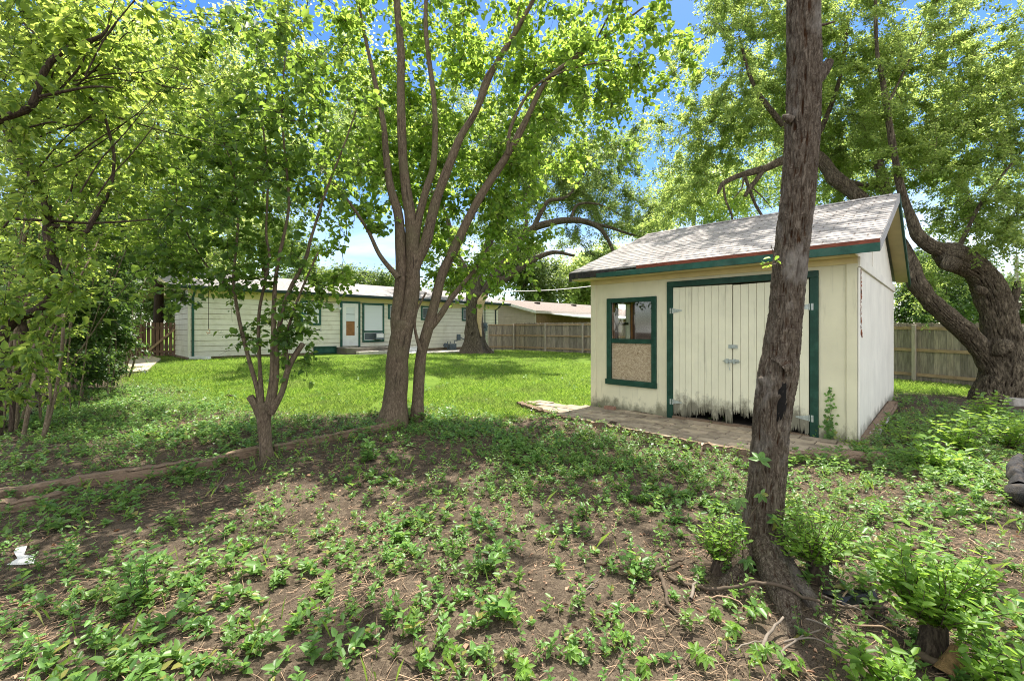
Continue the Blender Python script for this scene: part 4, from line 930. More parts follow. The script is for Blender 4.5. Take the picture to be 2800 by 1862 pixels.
# leaning elm behind the shed
DE = 9.9
el = [L(DE, [(2733, 1110, 150), (2738, 1060, 128), (2744, 1000, 112), (2742, 930, 100), (2724, 850, 92), (2706, 790, 86), (2672, 740, 80), (2630, 715, 84), (2600, 700, 88), (2570, 690, 62)]),
      L(DE, [(2735, 1030, 80), (2690, 965, 66), (2650, 918, 62), (2611, 881, 62), (2580, 855, 58), (2549, 827, 56), (2520, 795, 52), (2503, 769, 50), (2485, 715, 46, 10.1), (2440, 640, 44, 10.4), (2354, 545, 42, 10.8), (2320, 515, 40, 11), (2285, 490, 44, 11.1), (2262, 462, 38, 11.3), (2240, 432, 36, 11.4), (2200, 405, 32, 11.5)]),
      L(11.4, [(2240, 440, 34), (2190, 430, 30), (2139, 440, 27), (2090, 462, 24), (2040, 475, 21), (2005, 487, 18), (1975, 505, 14), (1962, 530, 8)]),
      L(11.4, [(2085, 465, 20), (2070, 490, 17), (2050, 515, 14), (2037, 537, 12)]),
      L(11.4, [(2035, 478, 11), (2050, 520, 10), (2066, 560, 9), (2086, 594, 8)]), L(11.4, [(1978, 508, 8), (1985, 550, 8), (1998, 580, 7), (2004, 606, 6)]), L(11.4, [(2034, 485, 8), (2028, 515, 5), (2005, 545, 4)]), L(11.4, [(2055, 512, 7), (2085, 540, 4), (2110, 570, 3)]),
      L(DE, [(2580, 690, 50), (2540, 670, 44), (2508, 640, 38), (2492, 600, 30), (2479, 560, 24), (2461, 505, 22), (2445, 420, 20), (2425, 300, 17), (2410, 200, 14), (2398, 140, 12), (2394, 0, 9), (2400, -150, 6)]),
      L(DE, [(2610, 700, 18), (2640, 640, 13), (2680, 560, 11), (2740, 480, 8), (2790, 420, 6), (2860, 340, 5)]),
      L(DE - .25, [(2690, 800, 30), (2680, 794, 30), (2670, 788, 18)]), L(DE - .3, [(2745, 960, 60), (2735, 950, 66), (2725, 945, 40)]), L(DE - .25, [(2606, 715, 56), (2594, 728, 46), (2588, 736, 26)]), L(DE, [(2740, 900, 34), (2762, 850, 26), (2778, 800, 20), (2783, 770, 16)]), L(DE, [(2748, 880, 30), (2770, 850, 24), (2785, 830, 20)]), L(DE, [(2750, 1010, 60), (2775, 975, 44), (2792, 950, 30)]),
      L(11.2, [(2285, 490, 22), (2330, 500, 16), (2380, 508, 14), (2420, 510, 10)]), L(DE, [(2420, 300, 10), (2470, 200, 7), (2520, 90, 5)]), L(11, [(2400, 440, 28), (2420, 520, 30), (2440, 600, 34)]),
      L(11.4, [(2200, 405, 26), (2130, 330, 18), (2060, 230, 12), (2020, 100, 8)]), L(11.4, [(2210, 410, 24), (2260, 320, 16), (2300, 200, 11), (2320, 50, 7)])]
tree('leaning_elm', 'large deeply furrowed elm leaning over the shed from its right', 'tree', px(2733, 1089, DE) * np.array((1, 1, 0)), el,
     [(2050, 180, 230, 200, 10, 15, 85), (1920, 380, 150, 150, 11, 15, 46), (2330, 180, 220, 200, 9, 14, 90), (2580, 180, 220, 200, 8.5, 13, 85), (2700, 420, 150, 200, 8.5, 12.5, 55), (2480, 420, 200, 150, 9, 13, 70), (2300, 380, 160, 130, 10, 14, 45), (2620, 600, 120, 100, 9, 12, 26), (2760, 640, 70, 80, 8.6, 10, 9), (2100, 340, 160, 130, 11, 15, 36), (1830, 560, 90, 80, 12, 16, 14), (2550, 770, 60, 70, 10.5, 12, 9),
      (2300, -200, 600, 200, 8, 14, 110), (2100, 30, 220, 120, 9.5, 14, 40)],
     M['bark_elm'], M['twig'], M['leaf_elm'], .062, 165, .75, .010, rs=.72, jit=.045, lsides=150, step=.03, furrow=.15, flare=.12, rough=.17, seed=31, asp=.5, thin=.15, ffreq=42, fs=2.2)

# big arching tree in front of the house
DH = 24.5
ht = [L(DH, [(1298, 972, 74), (1297, 940, 52), (1297, 880, 44), (1297, 840, 44), (1300, 800, 48)]),
      L(DH, [(1306, 830, 26), (1330, 790, 24), (1360, 745, 24), (1404, 687, 22), (1430, 650, 21), (1458, 625, 20), (1505, 610, 18), (1560, 602, 17), (1605, 608, 15), (1640, 625, 12), (1662, 655, 10), (1678, 690, 8)]),
      L(DH, [(1350, 762, 20), (1375, 765, 20), (1400, 748, 19), (1440, 722, 17), (1480, 700, 14), (1520, 690, 10), (1570, 700, 7)]),
      L(DH, [(1298, 805, 36), (1310, 740, 26), (1330, 680, 22), (1360, 610, 18), (1370, 540, 14), (1400, 460, 9)]),
      L(DH, [(1296, 805, 34), (1270, 740, 24), (1240, 680, 18), (1220, 590, 12), (1180, 520, 8)]),
      L(DH, [(1458, 625, 14), (1480, 580, 12), (1500, 550, 11), (1530, 545, 9), (1560, 530, 6), (1600, 470, 4)]),
      L(DH, [(1600, 608, 9), (1660, 620, 8), (1720, 640, 6), (1770, 650, 4)]), L(DH, [(1430, 650, 9), (1440, 600, 8), (1430, 560, 6), (1450, 500, 4)]), L(DH, [(1560, 602, 8), (1580, 560, 7), (1640, 560, 5), (1700, 590, 4)])]
tree('arching_tree', 'big old tree with arching dark limbs standing in front of the house end', 'tree', px(1298, 966, DH) * np.array((1, 1, 0)) + np.array((0, 0, .12)), ht,
     [(1480, 460, 150, 110, 23.5, 31, 60), (1620, 470, 130, 110, 23.5, 31, 55), (1730, 580, 100, 80, 23, 29, 36), (1590, 540, 130, 50, 24.8, 30, 34), (1400, 540, 110, 110, 25, 31, 36), (1340, 640, 90, 80, 25, 31, 22), (1540, 660, 110, 30, 25, 30, 10), (1650, 705, 80, 40, 24.8, 28, 10), (1200, 600, 120, 120, 24.8, 30, 26), (1700, 420, 90, 70, 23, 29, 16), (1400, 300, 250, 120, 20, 28, 50), (1300, 400, 220, 90, 15, 20, 44), (1000, 400, 200, 80, 15, 20, 44), (1500, 330, 120, 70, 16, 20, 22)],
     M['bark_arch'], M['twig_dark'], M['leaf_elm_grey'], .13, 125, 1.15, .02, jit=.08, lsides=32, step=.15, furrow=.06, flare=.65, rough=.06, seed=41, simple=True, thin=.25, asp=.55)
d = MB(); hpos = px(1298, 966, DH) * np.array((1, 1, 0)) + np.array((0, 0, .12))
p_, r_ = catmull([px(1327, 806, 24.0) - hpos, px(1316, 825, 23.98) - hpos, px(1312, 850, 24.0) - hpos, px(1311, 880, 24.05) - hpos, px(1316, 920, 24.05) - hpos], [.17, .22, .16, .12, .05], .1)
V, F, T_ = limb_geo(p_, r_, 10, .2, 3, 4); npmesh('bark_scar', V, [F, T_], M['cutwood'], bpy.data.objects['arching_tree'], True)

# ------------------------------------------------------------------ thicket along the left edge
def px_l(pts, d): return L(d, pts)
DT = 4.0
tl = [L(DT, [(-20, 1190, 40), (-8, 1080, 34), (2, 996, 30), (8, 920, 29), (45, 876, 28), (112, 842, 28), (145, 806, 27), (155, 755, 26), (140, 690, 26), (133, 640, 28), (132, 602, 28), (120, 540, 22), (60, 440, 18), (0, 330, 14)]),
      L(DT, [(133, 620, 20), (158, 618, 17), (200, 628, 15), (233, 636, 14), (254, 606, 13), (300, 520, 10), (312, 430, 9), (300, 370, 9), (276, 300, 9), (215, 236, 9), (140, 140, 8), (60, 60, 7), (-20, 0, 6)]),
      L(DT, [(45, 599, 10), (140, 604, 9), (230, 610, 8), (312, 608, 6), (420, 600, 4)]),
      L(3.4, [(-40, 345, 24), (20, 320, 23), (75, 298, 24), (95, 270, 22), (115, 210, 21), (140, 168, 20), (178, 138, 18), (230, 118, 15), (277, 98, 10), (300, 70, 7)]),
      L(3.4, [(110, 265, 10), (180, 250, 9), (250, 238, 7), (310, 240, 5)]),
      L(DT, [(55, 870, 24), (70, 920, 20), (60, 980, 17), (40, 1060, 15), (30, 1180, 14)])]
for k in range(26):
    x0 = rng.uniform(-40, 260); y0 = rng.uniform(120, 640); an = rng.uniform(-1.1, .25); ln = rng.uniform(160, 420); dd = rng.uniform(3.3, 4.6); w_ = rng.uniform(3.5, 7)
    tl.append(L(dd, [(x0 + math.cos(an) * ln * f + rng.normal(0, 9), y0 + math.sin(an) * ln * f - 40 * f * f * rng.uniform(-1, 1) + rng.normal(0, 9), w_ * (1.1 - .8 * f)) for f in (0, .25, .5, .75, 1)]))
tree('crooked_tree', 'crooked dark trunk bending out of the thicket at the far left edge', 'tree', px(-20, 1190, DT) * np.array((1, 1, 0)), tl,
     [(80, 170, 180, 200, 2.8, 4.6, 55), (300, 260, 190, 190, 3.2, 5.0, 45), (120, 470, 170, 130, 3.2, 4.8, 26), (330, 480, 150, 130, 3.6, 5.2, 20), (60, 720, 90, 120, 3.2, 4.3, 11), (250, 60, 250, 100, 2.9, 4.5, 40), (150, -250, 300, 220, 2.8, 5, 40), (30, 1000, 60, 130, 3.2, 3.9, 9), (150, 800, 110, 70, 3.4, 4.2, 10), (60, 880, 100, 80, 3.6, 4.3, 9), (200, 690, 110, 70, 3.6, 4.6, 9)],
     M['bark_dark'], M['twig_dark'], M['leaf_near'], .062, 15, .25, .005, rs=.82, lsides=26, step=.03, furrow=.06, flare=.2, rough=.07, seed=51, asp=.6, ffreq=9)
def stems(n, x0, x1, d0, d1, lean, top, wmul=1.):
    out = []
    for k in range(n):
        d_ = rng.uniform(d0, d1); xb = rng.uniform(x0, x1); y0 = HY + 1.5 * FL / d_; ln = lean * rng.uniform(.1, 1.5) + rng.normal(0, 50)
        yt = top + rng.normal(0, 80); w_ = rng.uniform(5, 13) * 6 / d_ * wmul; P = []
        for f in (0, .2, .42, .65, .85, 1.0): P.append((xb + ln * f ** 1.5 + rng.normal(0, 11) * (f > 0), y0 + 14 * (f == 0) + (yt - y0) * f, w_ * (1.15 - .85 * f), d_ + rng.normal(0, .25) * f))
        out.append(L(d_, P))
    return out
sp = [('pale slender stems of the nearest thicket bush at the left edge', 13, -20, 120, 6.0, 7.2, 170, 560, [(200, 480, 170, 160, 5.6, 7.4, 44), (420, 420, 170, 170, 5.6, 7.6, 42), (560, 230, 200, 170, 5.5, 7.8, 50), (330, 130, 240, 140, 5.6, 7.8, 46), (90, 660, 120, 100, 6, 7.4, 24), (760, 120, 200, 120, 5.6, 8, 34), (440, 640, 140, 70, 6, 7.6, 18), (40, 860, 90, 110, 6.4, 7.2, 13), (180, 760, 90, 90, 6.4, 7.4, 18), (90, 1050, 90, 60, 6.3, 7, 12), (150, 930, 90, 80, 6.6, 7.6, 18)], 'leaf_near', .07, 20, .32, .8),
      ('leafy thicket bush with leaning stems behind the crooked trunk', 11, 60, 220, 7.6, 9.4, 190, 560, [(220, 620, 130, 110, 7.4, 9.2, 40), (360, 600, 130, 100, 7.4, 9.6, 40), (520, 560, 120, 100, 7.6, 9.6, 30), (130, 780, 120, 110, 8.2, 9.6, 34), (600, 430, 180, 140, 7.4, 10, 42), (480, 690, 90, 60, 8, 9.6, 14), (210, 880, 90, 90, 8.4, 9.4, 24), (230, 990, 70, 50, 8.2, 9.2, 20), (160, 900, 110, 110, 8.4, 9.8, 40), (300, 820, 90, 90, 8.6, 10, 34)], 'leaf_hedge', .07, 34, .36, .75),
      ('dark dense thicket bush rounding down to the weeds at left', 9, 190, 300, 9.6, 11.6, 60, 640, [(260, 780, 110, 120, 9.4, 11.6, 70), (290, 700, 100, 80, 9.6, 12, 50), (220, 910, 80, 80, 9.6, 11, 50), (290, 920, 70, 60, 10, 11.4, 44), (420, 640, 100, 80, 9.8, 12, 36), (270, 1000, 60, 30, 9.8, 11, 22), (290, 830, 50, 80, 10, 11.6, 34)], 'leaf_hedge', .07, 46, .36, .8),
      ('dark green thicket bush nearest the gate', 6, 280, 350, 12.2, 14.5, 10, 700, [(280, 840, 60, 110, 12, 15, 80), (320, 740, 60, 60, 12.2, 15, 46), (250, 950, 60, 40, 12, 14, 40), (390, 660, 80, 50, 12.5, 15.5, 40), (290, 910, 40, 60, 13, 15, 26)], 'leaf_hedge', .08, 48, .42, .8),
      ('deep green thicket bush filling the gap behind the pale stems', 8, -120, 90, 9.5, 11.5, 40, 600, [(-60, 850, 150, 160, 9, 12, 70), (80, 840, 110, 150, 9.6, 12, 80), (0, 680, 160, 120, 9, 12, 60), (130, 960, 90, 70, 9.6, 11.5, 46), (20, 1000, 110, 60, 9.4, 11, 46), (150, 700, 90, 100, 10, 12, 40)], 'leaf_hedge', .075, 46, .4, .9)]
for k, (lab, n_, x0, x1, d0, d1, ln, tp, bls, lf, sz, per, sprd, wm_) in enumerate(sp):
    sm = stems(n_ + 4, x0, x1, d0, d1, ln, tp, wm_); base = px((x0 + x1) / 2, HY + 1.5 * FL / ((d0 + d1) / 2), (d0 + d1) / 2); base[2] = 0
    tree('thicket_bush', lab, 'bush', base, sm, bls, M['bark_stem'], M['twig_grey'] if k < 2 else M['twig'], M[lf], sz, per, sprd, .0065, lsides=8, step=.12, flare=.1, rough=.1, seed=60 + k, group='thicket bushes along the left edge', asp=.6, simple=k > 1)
rough_beam('cut_log', [gp(60, 1160, -.02), gp(100, 1120, .02), gp(134, 1086, .12)], .13, .13, M['bark_dark'], 'cut log with a pale sawn end below the thicket stems', 'log')
V, F = rnd_leaves(np.zeros((1, 3)), .1)
d = MB(); p = gp(134, 1086, .16); d.tube([p + np.array((-.006, 0, 0)), p + np.array((.014, -.016, .0))], .055, 14); o = d.build('sawn_end', M['cutwood'], bpy.data.objects['cut_log']); o.location = -bpy.data.objects['cut_log'].location

# ------------------------------------------------------------------ trees farther off
def far_tree(label, x, dist, base_y, blobs, leafm, leaf, per, spread, trunk=26, name='background_tree', thin=.25):
    b_ = px(x, base_y, dist); b_[2] = float(G0(b_[0], b_[1])); top = min(bb[1] for bb in blobs)
    tk = [(px(x, base_y, dist) * np.array((1, 1, 0)) + np.array((0, 0, b_[2] - .2)), trunk)]
    y0 = HY + 1.4 * FL / dist
    limb = L(dist, [(x, y0 + 10, trunk), (x + 6, y0 * .6 + top * .4, trunk * .7), (x - 5, y0 * .35 + top * .65, trunk * .45), (x + 4, y0 * .12 + top * .88, trunk * .2)])
    return tree(name, label, 'tree', b_, [limb], blobs, M['bark_dark'], M['twig_dark'], M[leafm], leaf, per, spread, .02, thin, True, 'trees beyond the yard', 3, lsides=10, step=.5, flare=.3, seed=int(x) % 97, asp=.65, jit=.24, nside=2)
far_tree('bright tall tree filling the sky above the thicket at far left', 60, 15, 1000, [(60, 300, 260, 260, 12, 18, 110), (-60, 620, 200, 160, 12, 18, 50), (150, 560, 190, 150, 12, 17, 55), (250, 150, 220, 180, 12, 18, 60), (60, 800, 150, 110, 12, 17, 30)], 'leaf_bright', .13, 70, .75)
far_tree('bright tall tree showing between the thicket and the small tree', 430, 20, 980, [(430, 300, 220, 220, 17, 24, 95), (560, 480, 180, 150, 17, 23, 60), (330, 520, 160, 140, 17, 23, 50), (640, 230, 180, 190, 17, 24, 65), (450, 640, 160, 80, 18, 23, 30)], 'leaf_bright', .16, 70, .95)
far_tree('light green tree behind the house roof at the small tree', 720, 36, 960, [(700, 600, 150, 130, 32, 40, 80), (620, 690, 120, 80, 33, 40, 40), (780, 660, 90, 80, 33, 40, 34), (760, 430, 110, 120, 33, 40, 40)], 'leaf_bright', .24, 80, 1.2)
far_tree('tall light green tree behind the centre of the house', 1130, 42, 960, [(960, 250, 140, 200, 38, 46, 60), (1000, 420, 120, 120, 38, 46, 40), (1120, 330, 120, 200, 38, 46, 50), (1250, 420, 110, 160, 38, 46, 45)], 'leaf_bright', .26, 70, 1.3, thin=.3)
far_tree('light green tree beyond the gate', 420, 30, 960, [(400, 780, 110, 80, 27, 33, 70), (470, 700, 90, 80, 27, 33, 45), (340, 700, 110, 90, 27, 33, 45), (450, 850, 60, 30, 27, 32, 20)], 'leaf_far', .2, 80, .95, trunk=9)
far_tree('hazy grey-green tree above the left half of the house roof', 840, 62, 940, [(835, 745, 40, 55, 58, 66, 60), (800, 790, 50, 40, 58, 66, 40)], 'leaf_far', .34, 80, 1.5)
far_tree('rounded hazy tree above the house roof beside the double trunk', 985, 66, 940, [(960, 762, 60, 28, 62, 70, 60), (1040, 770, 50, 25, 62, 70, 45), (900, 775, 50, 26, 62, 70, 40)], 'leaf_far', .36, 80, 1.5)
far_tree('green tree behind the neighbour house, left of its roof vents', 1440, 52, 940, [(1440, 740, 80, 70, 48, 56, 80), (1380, 700, 70, 80, 48, 56, 50), (1500, 790, 60, 40, 48, 56, 40), (1250, 790, 90, 40, 48, 56, 40)], 'leaf_far', .32, 80, 1.4)
far_tree('green tree behind the neighbour house next to the shed eave', 1580, 56, 940, [(1570, 770, 80, 60, 52, 60, 80), (1650, 720, 70, 60, 52, 60, 50), (1620, 810, 60, 30, 52, 60, 30)], 'leaf_bright', .34, 80, 1.5)
far_tree('pale tall tree behind the shed roof', 1900, 30, 940, [(1880, 520, 110, 110, 26, 34, 70), (1990, 520, 90, 100, 26, 34, 50), (1770, 640, 80, 70, 26, 34, 40), (2100, 480, 110, 110, 26, 34, 55)], 'leaf_elm', .17, 80, .95)
far_tree('tall pale tree behind the elm crown', 2300, 26, 940, [(2260, 450, 150, 110, 23, 30, 70), (2440, 350, 160, 150, 23, 30, 60), (2150, 250, 150, 150, 23, 30, 50), (2600, 420, 130, 150, 23, 30, 50), (2700, 250, 100, 120, 23, 30, 30)], 'leaf_elm', .16, 75, .95, thin=.35)
far_tree('dark bushy tree beyond the fence right of the shed', 2520, 20, 960, [(2520, 830, 80, 60, 17.5, 22, 80), (2600, 790, 70, 70, 17.5, 22, 55), (2560, 720, 80, 60, 17.5, 22, 45)], 'leaf_hedge', .12, 80, .6)
far_tree('light green bushy tree beyond the fence at the right edge', 2740, 34, 950, [(2740, 830, 90, 50, 31, 37, 80), (2820, 790, 60, 60, 31, 37, 40), (2660, 820, 60, 60, 31, 37, 45), (2790, 850, 60, 40, 31, 37, 30)], 'leaf_far', .22, 80, 1.0)

# ------------------------------------------------------------------ stump sprouts, weeds, vines
def leaves_on(P, ax, size, asp=.55, up=.5, simple=False):
    n = len(P); nr = np.stack([rng.normal(0, .35, n), rng.normal(0, .35, n), np.ones(n)], 1)
    Lf = size * rng.uniform(.6, 1.2, n)
    return leaf_geo(P, Lf, Lf * asp, ax, nr, .16, .12, simple)
def sprout(name, label, cat, base, h, w_, ns, leaf, asp=.5, stump=None, group=None, mat='leaf_sprout', gap=.03):
    base = np.array(base, float); root = empty(name, base, label, cat, group=group)
    A = []
    for k in range(ns):
        q = rng.uniform(0, 2 * np.pi); rad = w_ * math.sqrt(rng.uniform(0, 1)); hh = h * rng.uniform(.55, 1.0) * (1 - .35 * (rad / w_) ** 2)
        b0 = np.array((rng.normal(0, .03), rng.normal(0, .03), stump[1] * .9 if stump else 0)); tp = np.array((math.cos(q) * rad, math.sin(q) * rad, hh)); t_ = np.linspace(0, 1, 7)[:, None]
        A.append(b0 + (tp - b0) * np.hstack([t_ ** .8, t_ ** .8, t_]) + rng.normal(0, .008, (7, 3)) * t_)
    A = np.array(A); V, F = twig_geo(A, np.full(ns, .0035), np.full(ns, .001), 4); npmesh('stems', V, F, M['twig'], root)
    P, X_ = [], []
    for a in A:
        m = max(4, int(np.linalg.norm(a[-1] - a[0]) / gap)); f = np.linspace(.12, 1, m) * 6; ii = np.minimum(f.astype(int), 5); fr = (f - ii)[:, None]; c = a[ii] * (1 - fr) + a[ii + 1] * fr
        th = np.arange(m) * 2.4 + rng.uniform(0, 6)
        for s_ in (0, np.pi):
            P.append(c); X_.append(np.stack([np.cos(th + s_), np.sin(th + s_), rng.uniform(.05, .7, m)], 1))
    P, X_ = np.concatenate(P), np.concatenate(X_); V, F = leaves_on(P, X_, leaf, asp); npmesh('foliage', V, F, M[mat], root)
    if stump:
        p, r = catmull([(0, 0, -.05), (.01, .0, stump[1] * .5), (.015, .01, stump[1])], [stump[0] * 1.2, stump[0], stump[0] * .95], .02); V, F, T_ = limb_geo(p, r, 16, .15, 12, 5, .06, 8, .3); npmesh('stump', V, [F, T_], M['bark_dark'], root, True)
    return root
sprout('sprouting_stump', 'low leafy sprout clump just left of the furrowed trunk', 'shrub', gpx(1965, 1560), .40, .16, 40, .038, .45, (.04, .08), 'sprouting shrubs')
sprout('sprouting_stump', 'round dense leafy sprout clump just right of the furrowed trunk', 'shrub', gpx(2235, 1590), .50, .24, 80, .038, .45, (.05, .12), 'sprouting shrubs')
sprout('sprouting_stump', 'tallest leafy shrub sprouting from a dark stump on the right', 'shrub', gpx(2550, 1790), .64, .28, 60, .054, .48, (.05, .17), 'sprouting shrubs')
sprout('sprouting_stump', 'low bright shrub at the bottom edge between the roots and the tallest shrub', 'shrub', gpx(2420, 1905), .22, .17, 22, .055, .5, None, 'sprouting shrubs')
sprout('sprouting_stump', 'leafy shrub cut off by the bottom right corner of the photo', 'shrub', gpx(2740, 1900), .36, .22, 24, .055, .48, None, 'sprouting shrubs')
wd = [(2560, 1285, .42, .28, 22, 'broad weed clump beside the rotting boards'), (2640, 1235, .55, .36, 26, 'big leafy weed clump below the elm base'), (2760, 1225, .55, .36, 26, 'big leafy weed clump at the right edge in front of the elm'), (2480, 1215, .30, .25, 18, 'fine light green weed clump near the shed back corner'), (2700, 1150, .55, .3, 20, 'tall weed clump hugging the foot of the elm'), (2330, 1222, .12, .2, 10, 'small weeds at the near shed corner'), (2420, 1180, .22, .1, 8, 'small weed growing out of the boards by the white wall')]
for x, y, h, w_, ns, lab in wd: sprout('weed_clump', lab, 'weeds', gpx(x, y), h, w_, ns, .085 if h > .4 else .05, .5, None, 'tall weeds', gap=.06)
wd = [(1005, 1262, .28, .09, 7, .075, 'upright broad-leaved weed in the bare soil by the double-trunked tree'), (1135, 1160, .26, .16, 12, .07, 'leafy weed at the foot of the double trunk'), (505, 1300, .18, .12, 8, .07, 'bright leafy weed growing over the edging timber'), (395, 1650, .30, .15, 9, .06, 'tall long-leaved weed in the left foreground'), (560, 1310, .12, .08, 6, .05, 'small pale weed next to the end of the timber'), (830, 1160, .2, .25, 10, .05, 'low weeds on the sunny side of the small tree'), (1590, 1420, .14, .08, 6, .05, 'lone weed in the bare soil in front of the paver walk'), (1740, 1580, .16, .12, 8, .06, 'weed tuft left of the fallen sticks'), (1330, 1560, .14, .1, 7, .06, 'weed tuft in the middle foreground'), (600, 1270, .1, .06, 5, .09, 'single large-leaved seedling beside the small tree')]
for x, y, h, w_, ns, lf, lab in wd: sprout('weed', lab, 'weed', gpx(x, y), h, w_, ns, lf, .55, None, 'separate weeds', 'leaf_weed', gap=.035)

def palmate(C, N, size):
    "five-leaflet leaves at C facing N"
    P, X_, Nn, S = [], [], [], []
    for c, n_, s_ in zip(C, N, size):
        n_ = unit(np.array(n_)); a = unit(np.cross(n_, (.1, .2, 1))); b_ = np.cross(n_, a); r0 = rng.uniform(0, 6)
        for k in range(5):
            q = r0 + (k - 2) * .85; P.append(c); X_.append(a * math.cos(q) + b_ * math.sin(q) - n_ * .2); Nn.append(n_); S.append(s_ * (1 - .12 * abs(k - 2)))
    S = np.array(S); return leaf_geo(np.array(P), S, S * .45, np.array(X_), np.array(Nn), .12, .15)
V0 = px(2100, 1540, 2.6); cv = empty('creeper_vine', V0, 'five-leaflet creeper climbing the furrowed trunk', 'vine')
pts = [px(2040, 1560, 2.62), px(2030, 1480, 2.62), px(2058, 1400, 2.62), px(2098, 1348, 2.6), px(2092, 1300, 2.605), px(2080, 1262, 2.61)]
p, r = catmull(pts, [.004] * 6, .03); V, F, T_ = limb_geo(p, r, 5); npmesh('stem', V - V0, [F, T_], M['twig'], cv)
C = [px(2078, 1258, 2.59), px(2080, 1350, 2.58), px(2022, 1362, 2.62), px(2122, 1418, 2.59), px(2026, 1452, 2.6), px(2042, 1530, 2.56), px(2070, 1572, 2.55), px(2030, 1710, 2.35), px(2060, 1745, 2.3), px(1960, 1590, 2.55), px(1915, 1560, 2.6), px(2010, 1600, 2.5), px(2050, 1640, 2.42)]
V, F = palmate(np.array(C), [(rng.normal(-.1, .3), -1, rng.uniform(.4, 1.2)) for _ in C], rng.uniform(.055, .09, len(C))); npmesh('foliage', V - V0, F, M['leaf_weed'], cv)
# young vine on the front wall, dead one on the side wall
iv = empty('wall_vine', shed_w(3.80, -.03, 0), 'green vine creeping up the shed front by the right corner board', 'vine', SH_A)
V, F = twig_geo(np.array([[(0, 0, 0), (-.02, -.004, .2), (.02, -.004, .42), (.01, -.004, .6), (.0, -.004, .72)]]), [.004], [.001], 4); npmesh('stem', V, F, M['twig'], iv)
z = rng.uniform(.02, .74, 90); P = np.stack([rng.normal(0, 1, 90) * .045 * (1.15 - z), np.full(90, -.014) - rng.uniform(0, .02, 90), z], 1)
V, F = leaf_geo(P, .042 * (1.3 - z * .8), .04 * (1.3 - z * .8), np.stack([rng.normal(0, .7, 90), -rng.uniform(.1, .5, 90), -rng.uniform(.2, .9, 90)], 1), np.stack([rng.normal(0, .3, 90), -np.ones(90), rng.uniform(.1, .6, 90)], 1)); npmesh('foliage', V, F, M['leaf_weed'], iv)
dv = empty('dead_vine', shed_w(W_ + .005, .12, 1.9), 'rust-brown dead vine remains on the white shed wall', 'vine', SH_A)
d = MB()
for k in range(120):
    z = rng.uniform(-.42, .38) if k < 100 else rng.uniform(-.50, -.42); yy = rng.normal(.0, .022) + (.07 if z < -.42 else 0) + .02 * math.sin(z * 14); s_ = rng.uniform(.010, .028); q = rng.uniform(0, 3)
    d.add([(.003 + rng.uniform(0, .022), yy + s_ * math.cos(q + a), z + s_ * 1.5 * math.sin(q + a)) for a in (0, 1.3, 2.6, 4.2)], [(0, 1, 2, 3)])
d.tube([(.004, .0, .5), (.004, .01, .2), (.004, -.005, -.1), (.004, .02, -.45)], .003, 4); d.build('dead_leaves', M['ivyred'], dv)

# ground cover: hundreds of small leafy weeds, thick in patches, thin on the bare soil
WB = [(200, 1760, 480, 170, .42), (850, 1760, 420, 140, .44), (1100, 1500, 230, 110, .5), (640, 1440, 220, 80, .45), (400, 1580, 260, 80, .4), (1560, 1245, 300, 70, 1.), (1350, 1330, 260, 80, .5), (1720, 1340, 260, 90, .5), (330, 1120, 340, 105, 1.), (620, 1175, 260, 60, .75), (1180, 1170, 260, 45, .9),
      (1950, 1290, 180, 45, .7), (2450, 1270, 350, 90, 1.), (2650, 1190, 300, 80, .9), (2500, 1420, 260, 90, .45), (1700, 1560, 120, 60, .3), (1620, 1780, 260, 110, .3), (2030, 1740, 200, 110, .35), (2250, 1380, 200, 70, .6), (1250, 1740, 300, 120, .42)]
def project(x, y): return x / y * FL + CX, HY + EYE * FL / y
shedrect = lambda x, y: (lambda s, n: (s > -.05) & (s < W_ + .06) & (n > -.03) & (n < D_ + .05))((x - SO[0]) * SU[0] + (y - SO[1]) * SU[1], (x - SO[0]) * SV[0] + (y - SO[1]) * SV[1])
def onpath(x, y, e=0.):
    s = (x - SO[0]) * SU[0] + (y - SO[1]) * SU[1]; n = -((x - SO[0]) * SV[0] + (y - SO[1]) * SV[1]); return (n > .06) & (n < edge(s) + .03 + e + .22 * (n2(np.asarray(x) * 1., np.asarray(y) * 1., 5., 91) - .6)) & (s > -1.35) & (s < 4.1)
def weeddens(x, y):
    X_, Y_ = project(x, y); dn = np.full_like(x, .22)
    for cx_, cy_, rx, ry, w_ in WB: dn = np.maximum(dn, w_ * np.exp(-(((X_ - cx_) / rx) ** 2 + ((Y_ - cy_) / ry) ** 2) ** 1.5 * .7))
    dn = np.maximum(dn, .0)
    dn = dn * np.clip(.25 + 1.5 * (n2(x, y, 3.2, 15) * .55 + n2(x, y, 1.1, 16) * .45) ** 1.0 * 1.4 - .45, 0, 1.3)
    return dn * (1 - .93 * lawn_mask(x, y))
N_ = 90000; x = rng.uniform(-10, 9, N_); y = 1.35 + rng.uniform(0, 1, N_) ** 1.25 * 12
keep = (rng.uniform(0, 1, N_) < weeddens(x, y)) & ~shedrect(x, y) & ~onpath(x, y) & (np.abs(x) < y * 1.6 + .9)
x, y = x[keep], y[keep]; n = len(x); z = GH(x, y)
hgt = rng.uniform(.03, .13, n) * (.7 + .6 * n2(x, y, 2.0, 19)); lsz = rng.uniform(.022, .042, n) * (1 + .35 * (n2(x, y, 1.5, 61) > .6)) * np.where(rng.uniform(0, 1, n) < .12, 1.4, 1.); lean = rng.normal(0, .25, (n, 2)) * hgt[:, None]
P, X_, S = [], [], []
th0 = rng.uniform(0, 6.28, n)
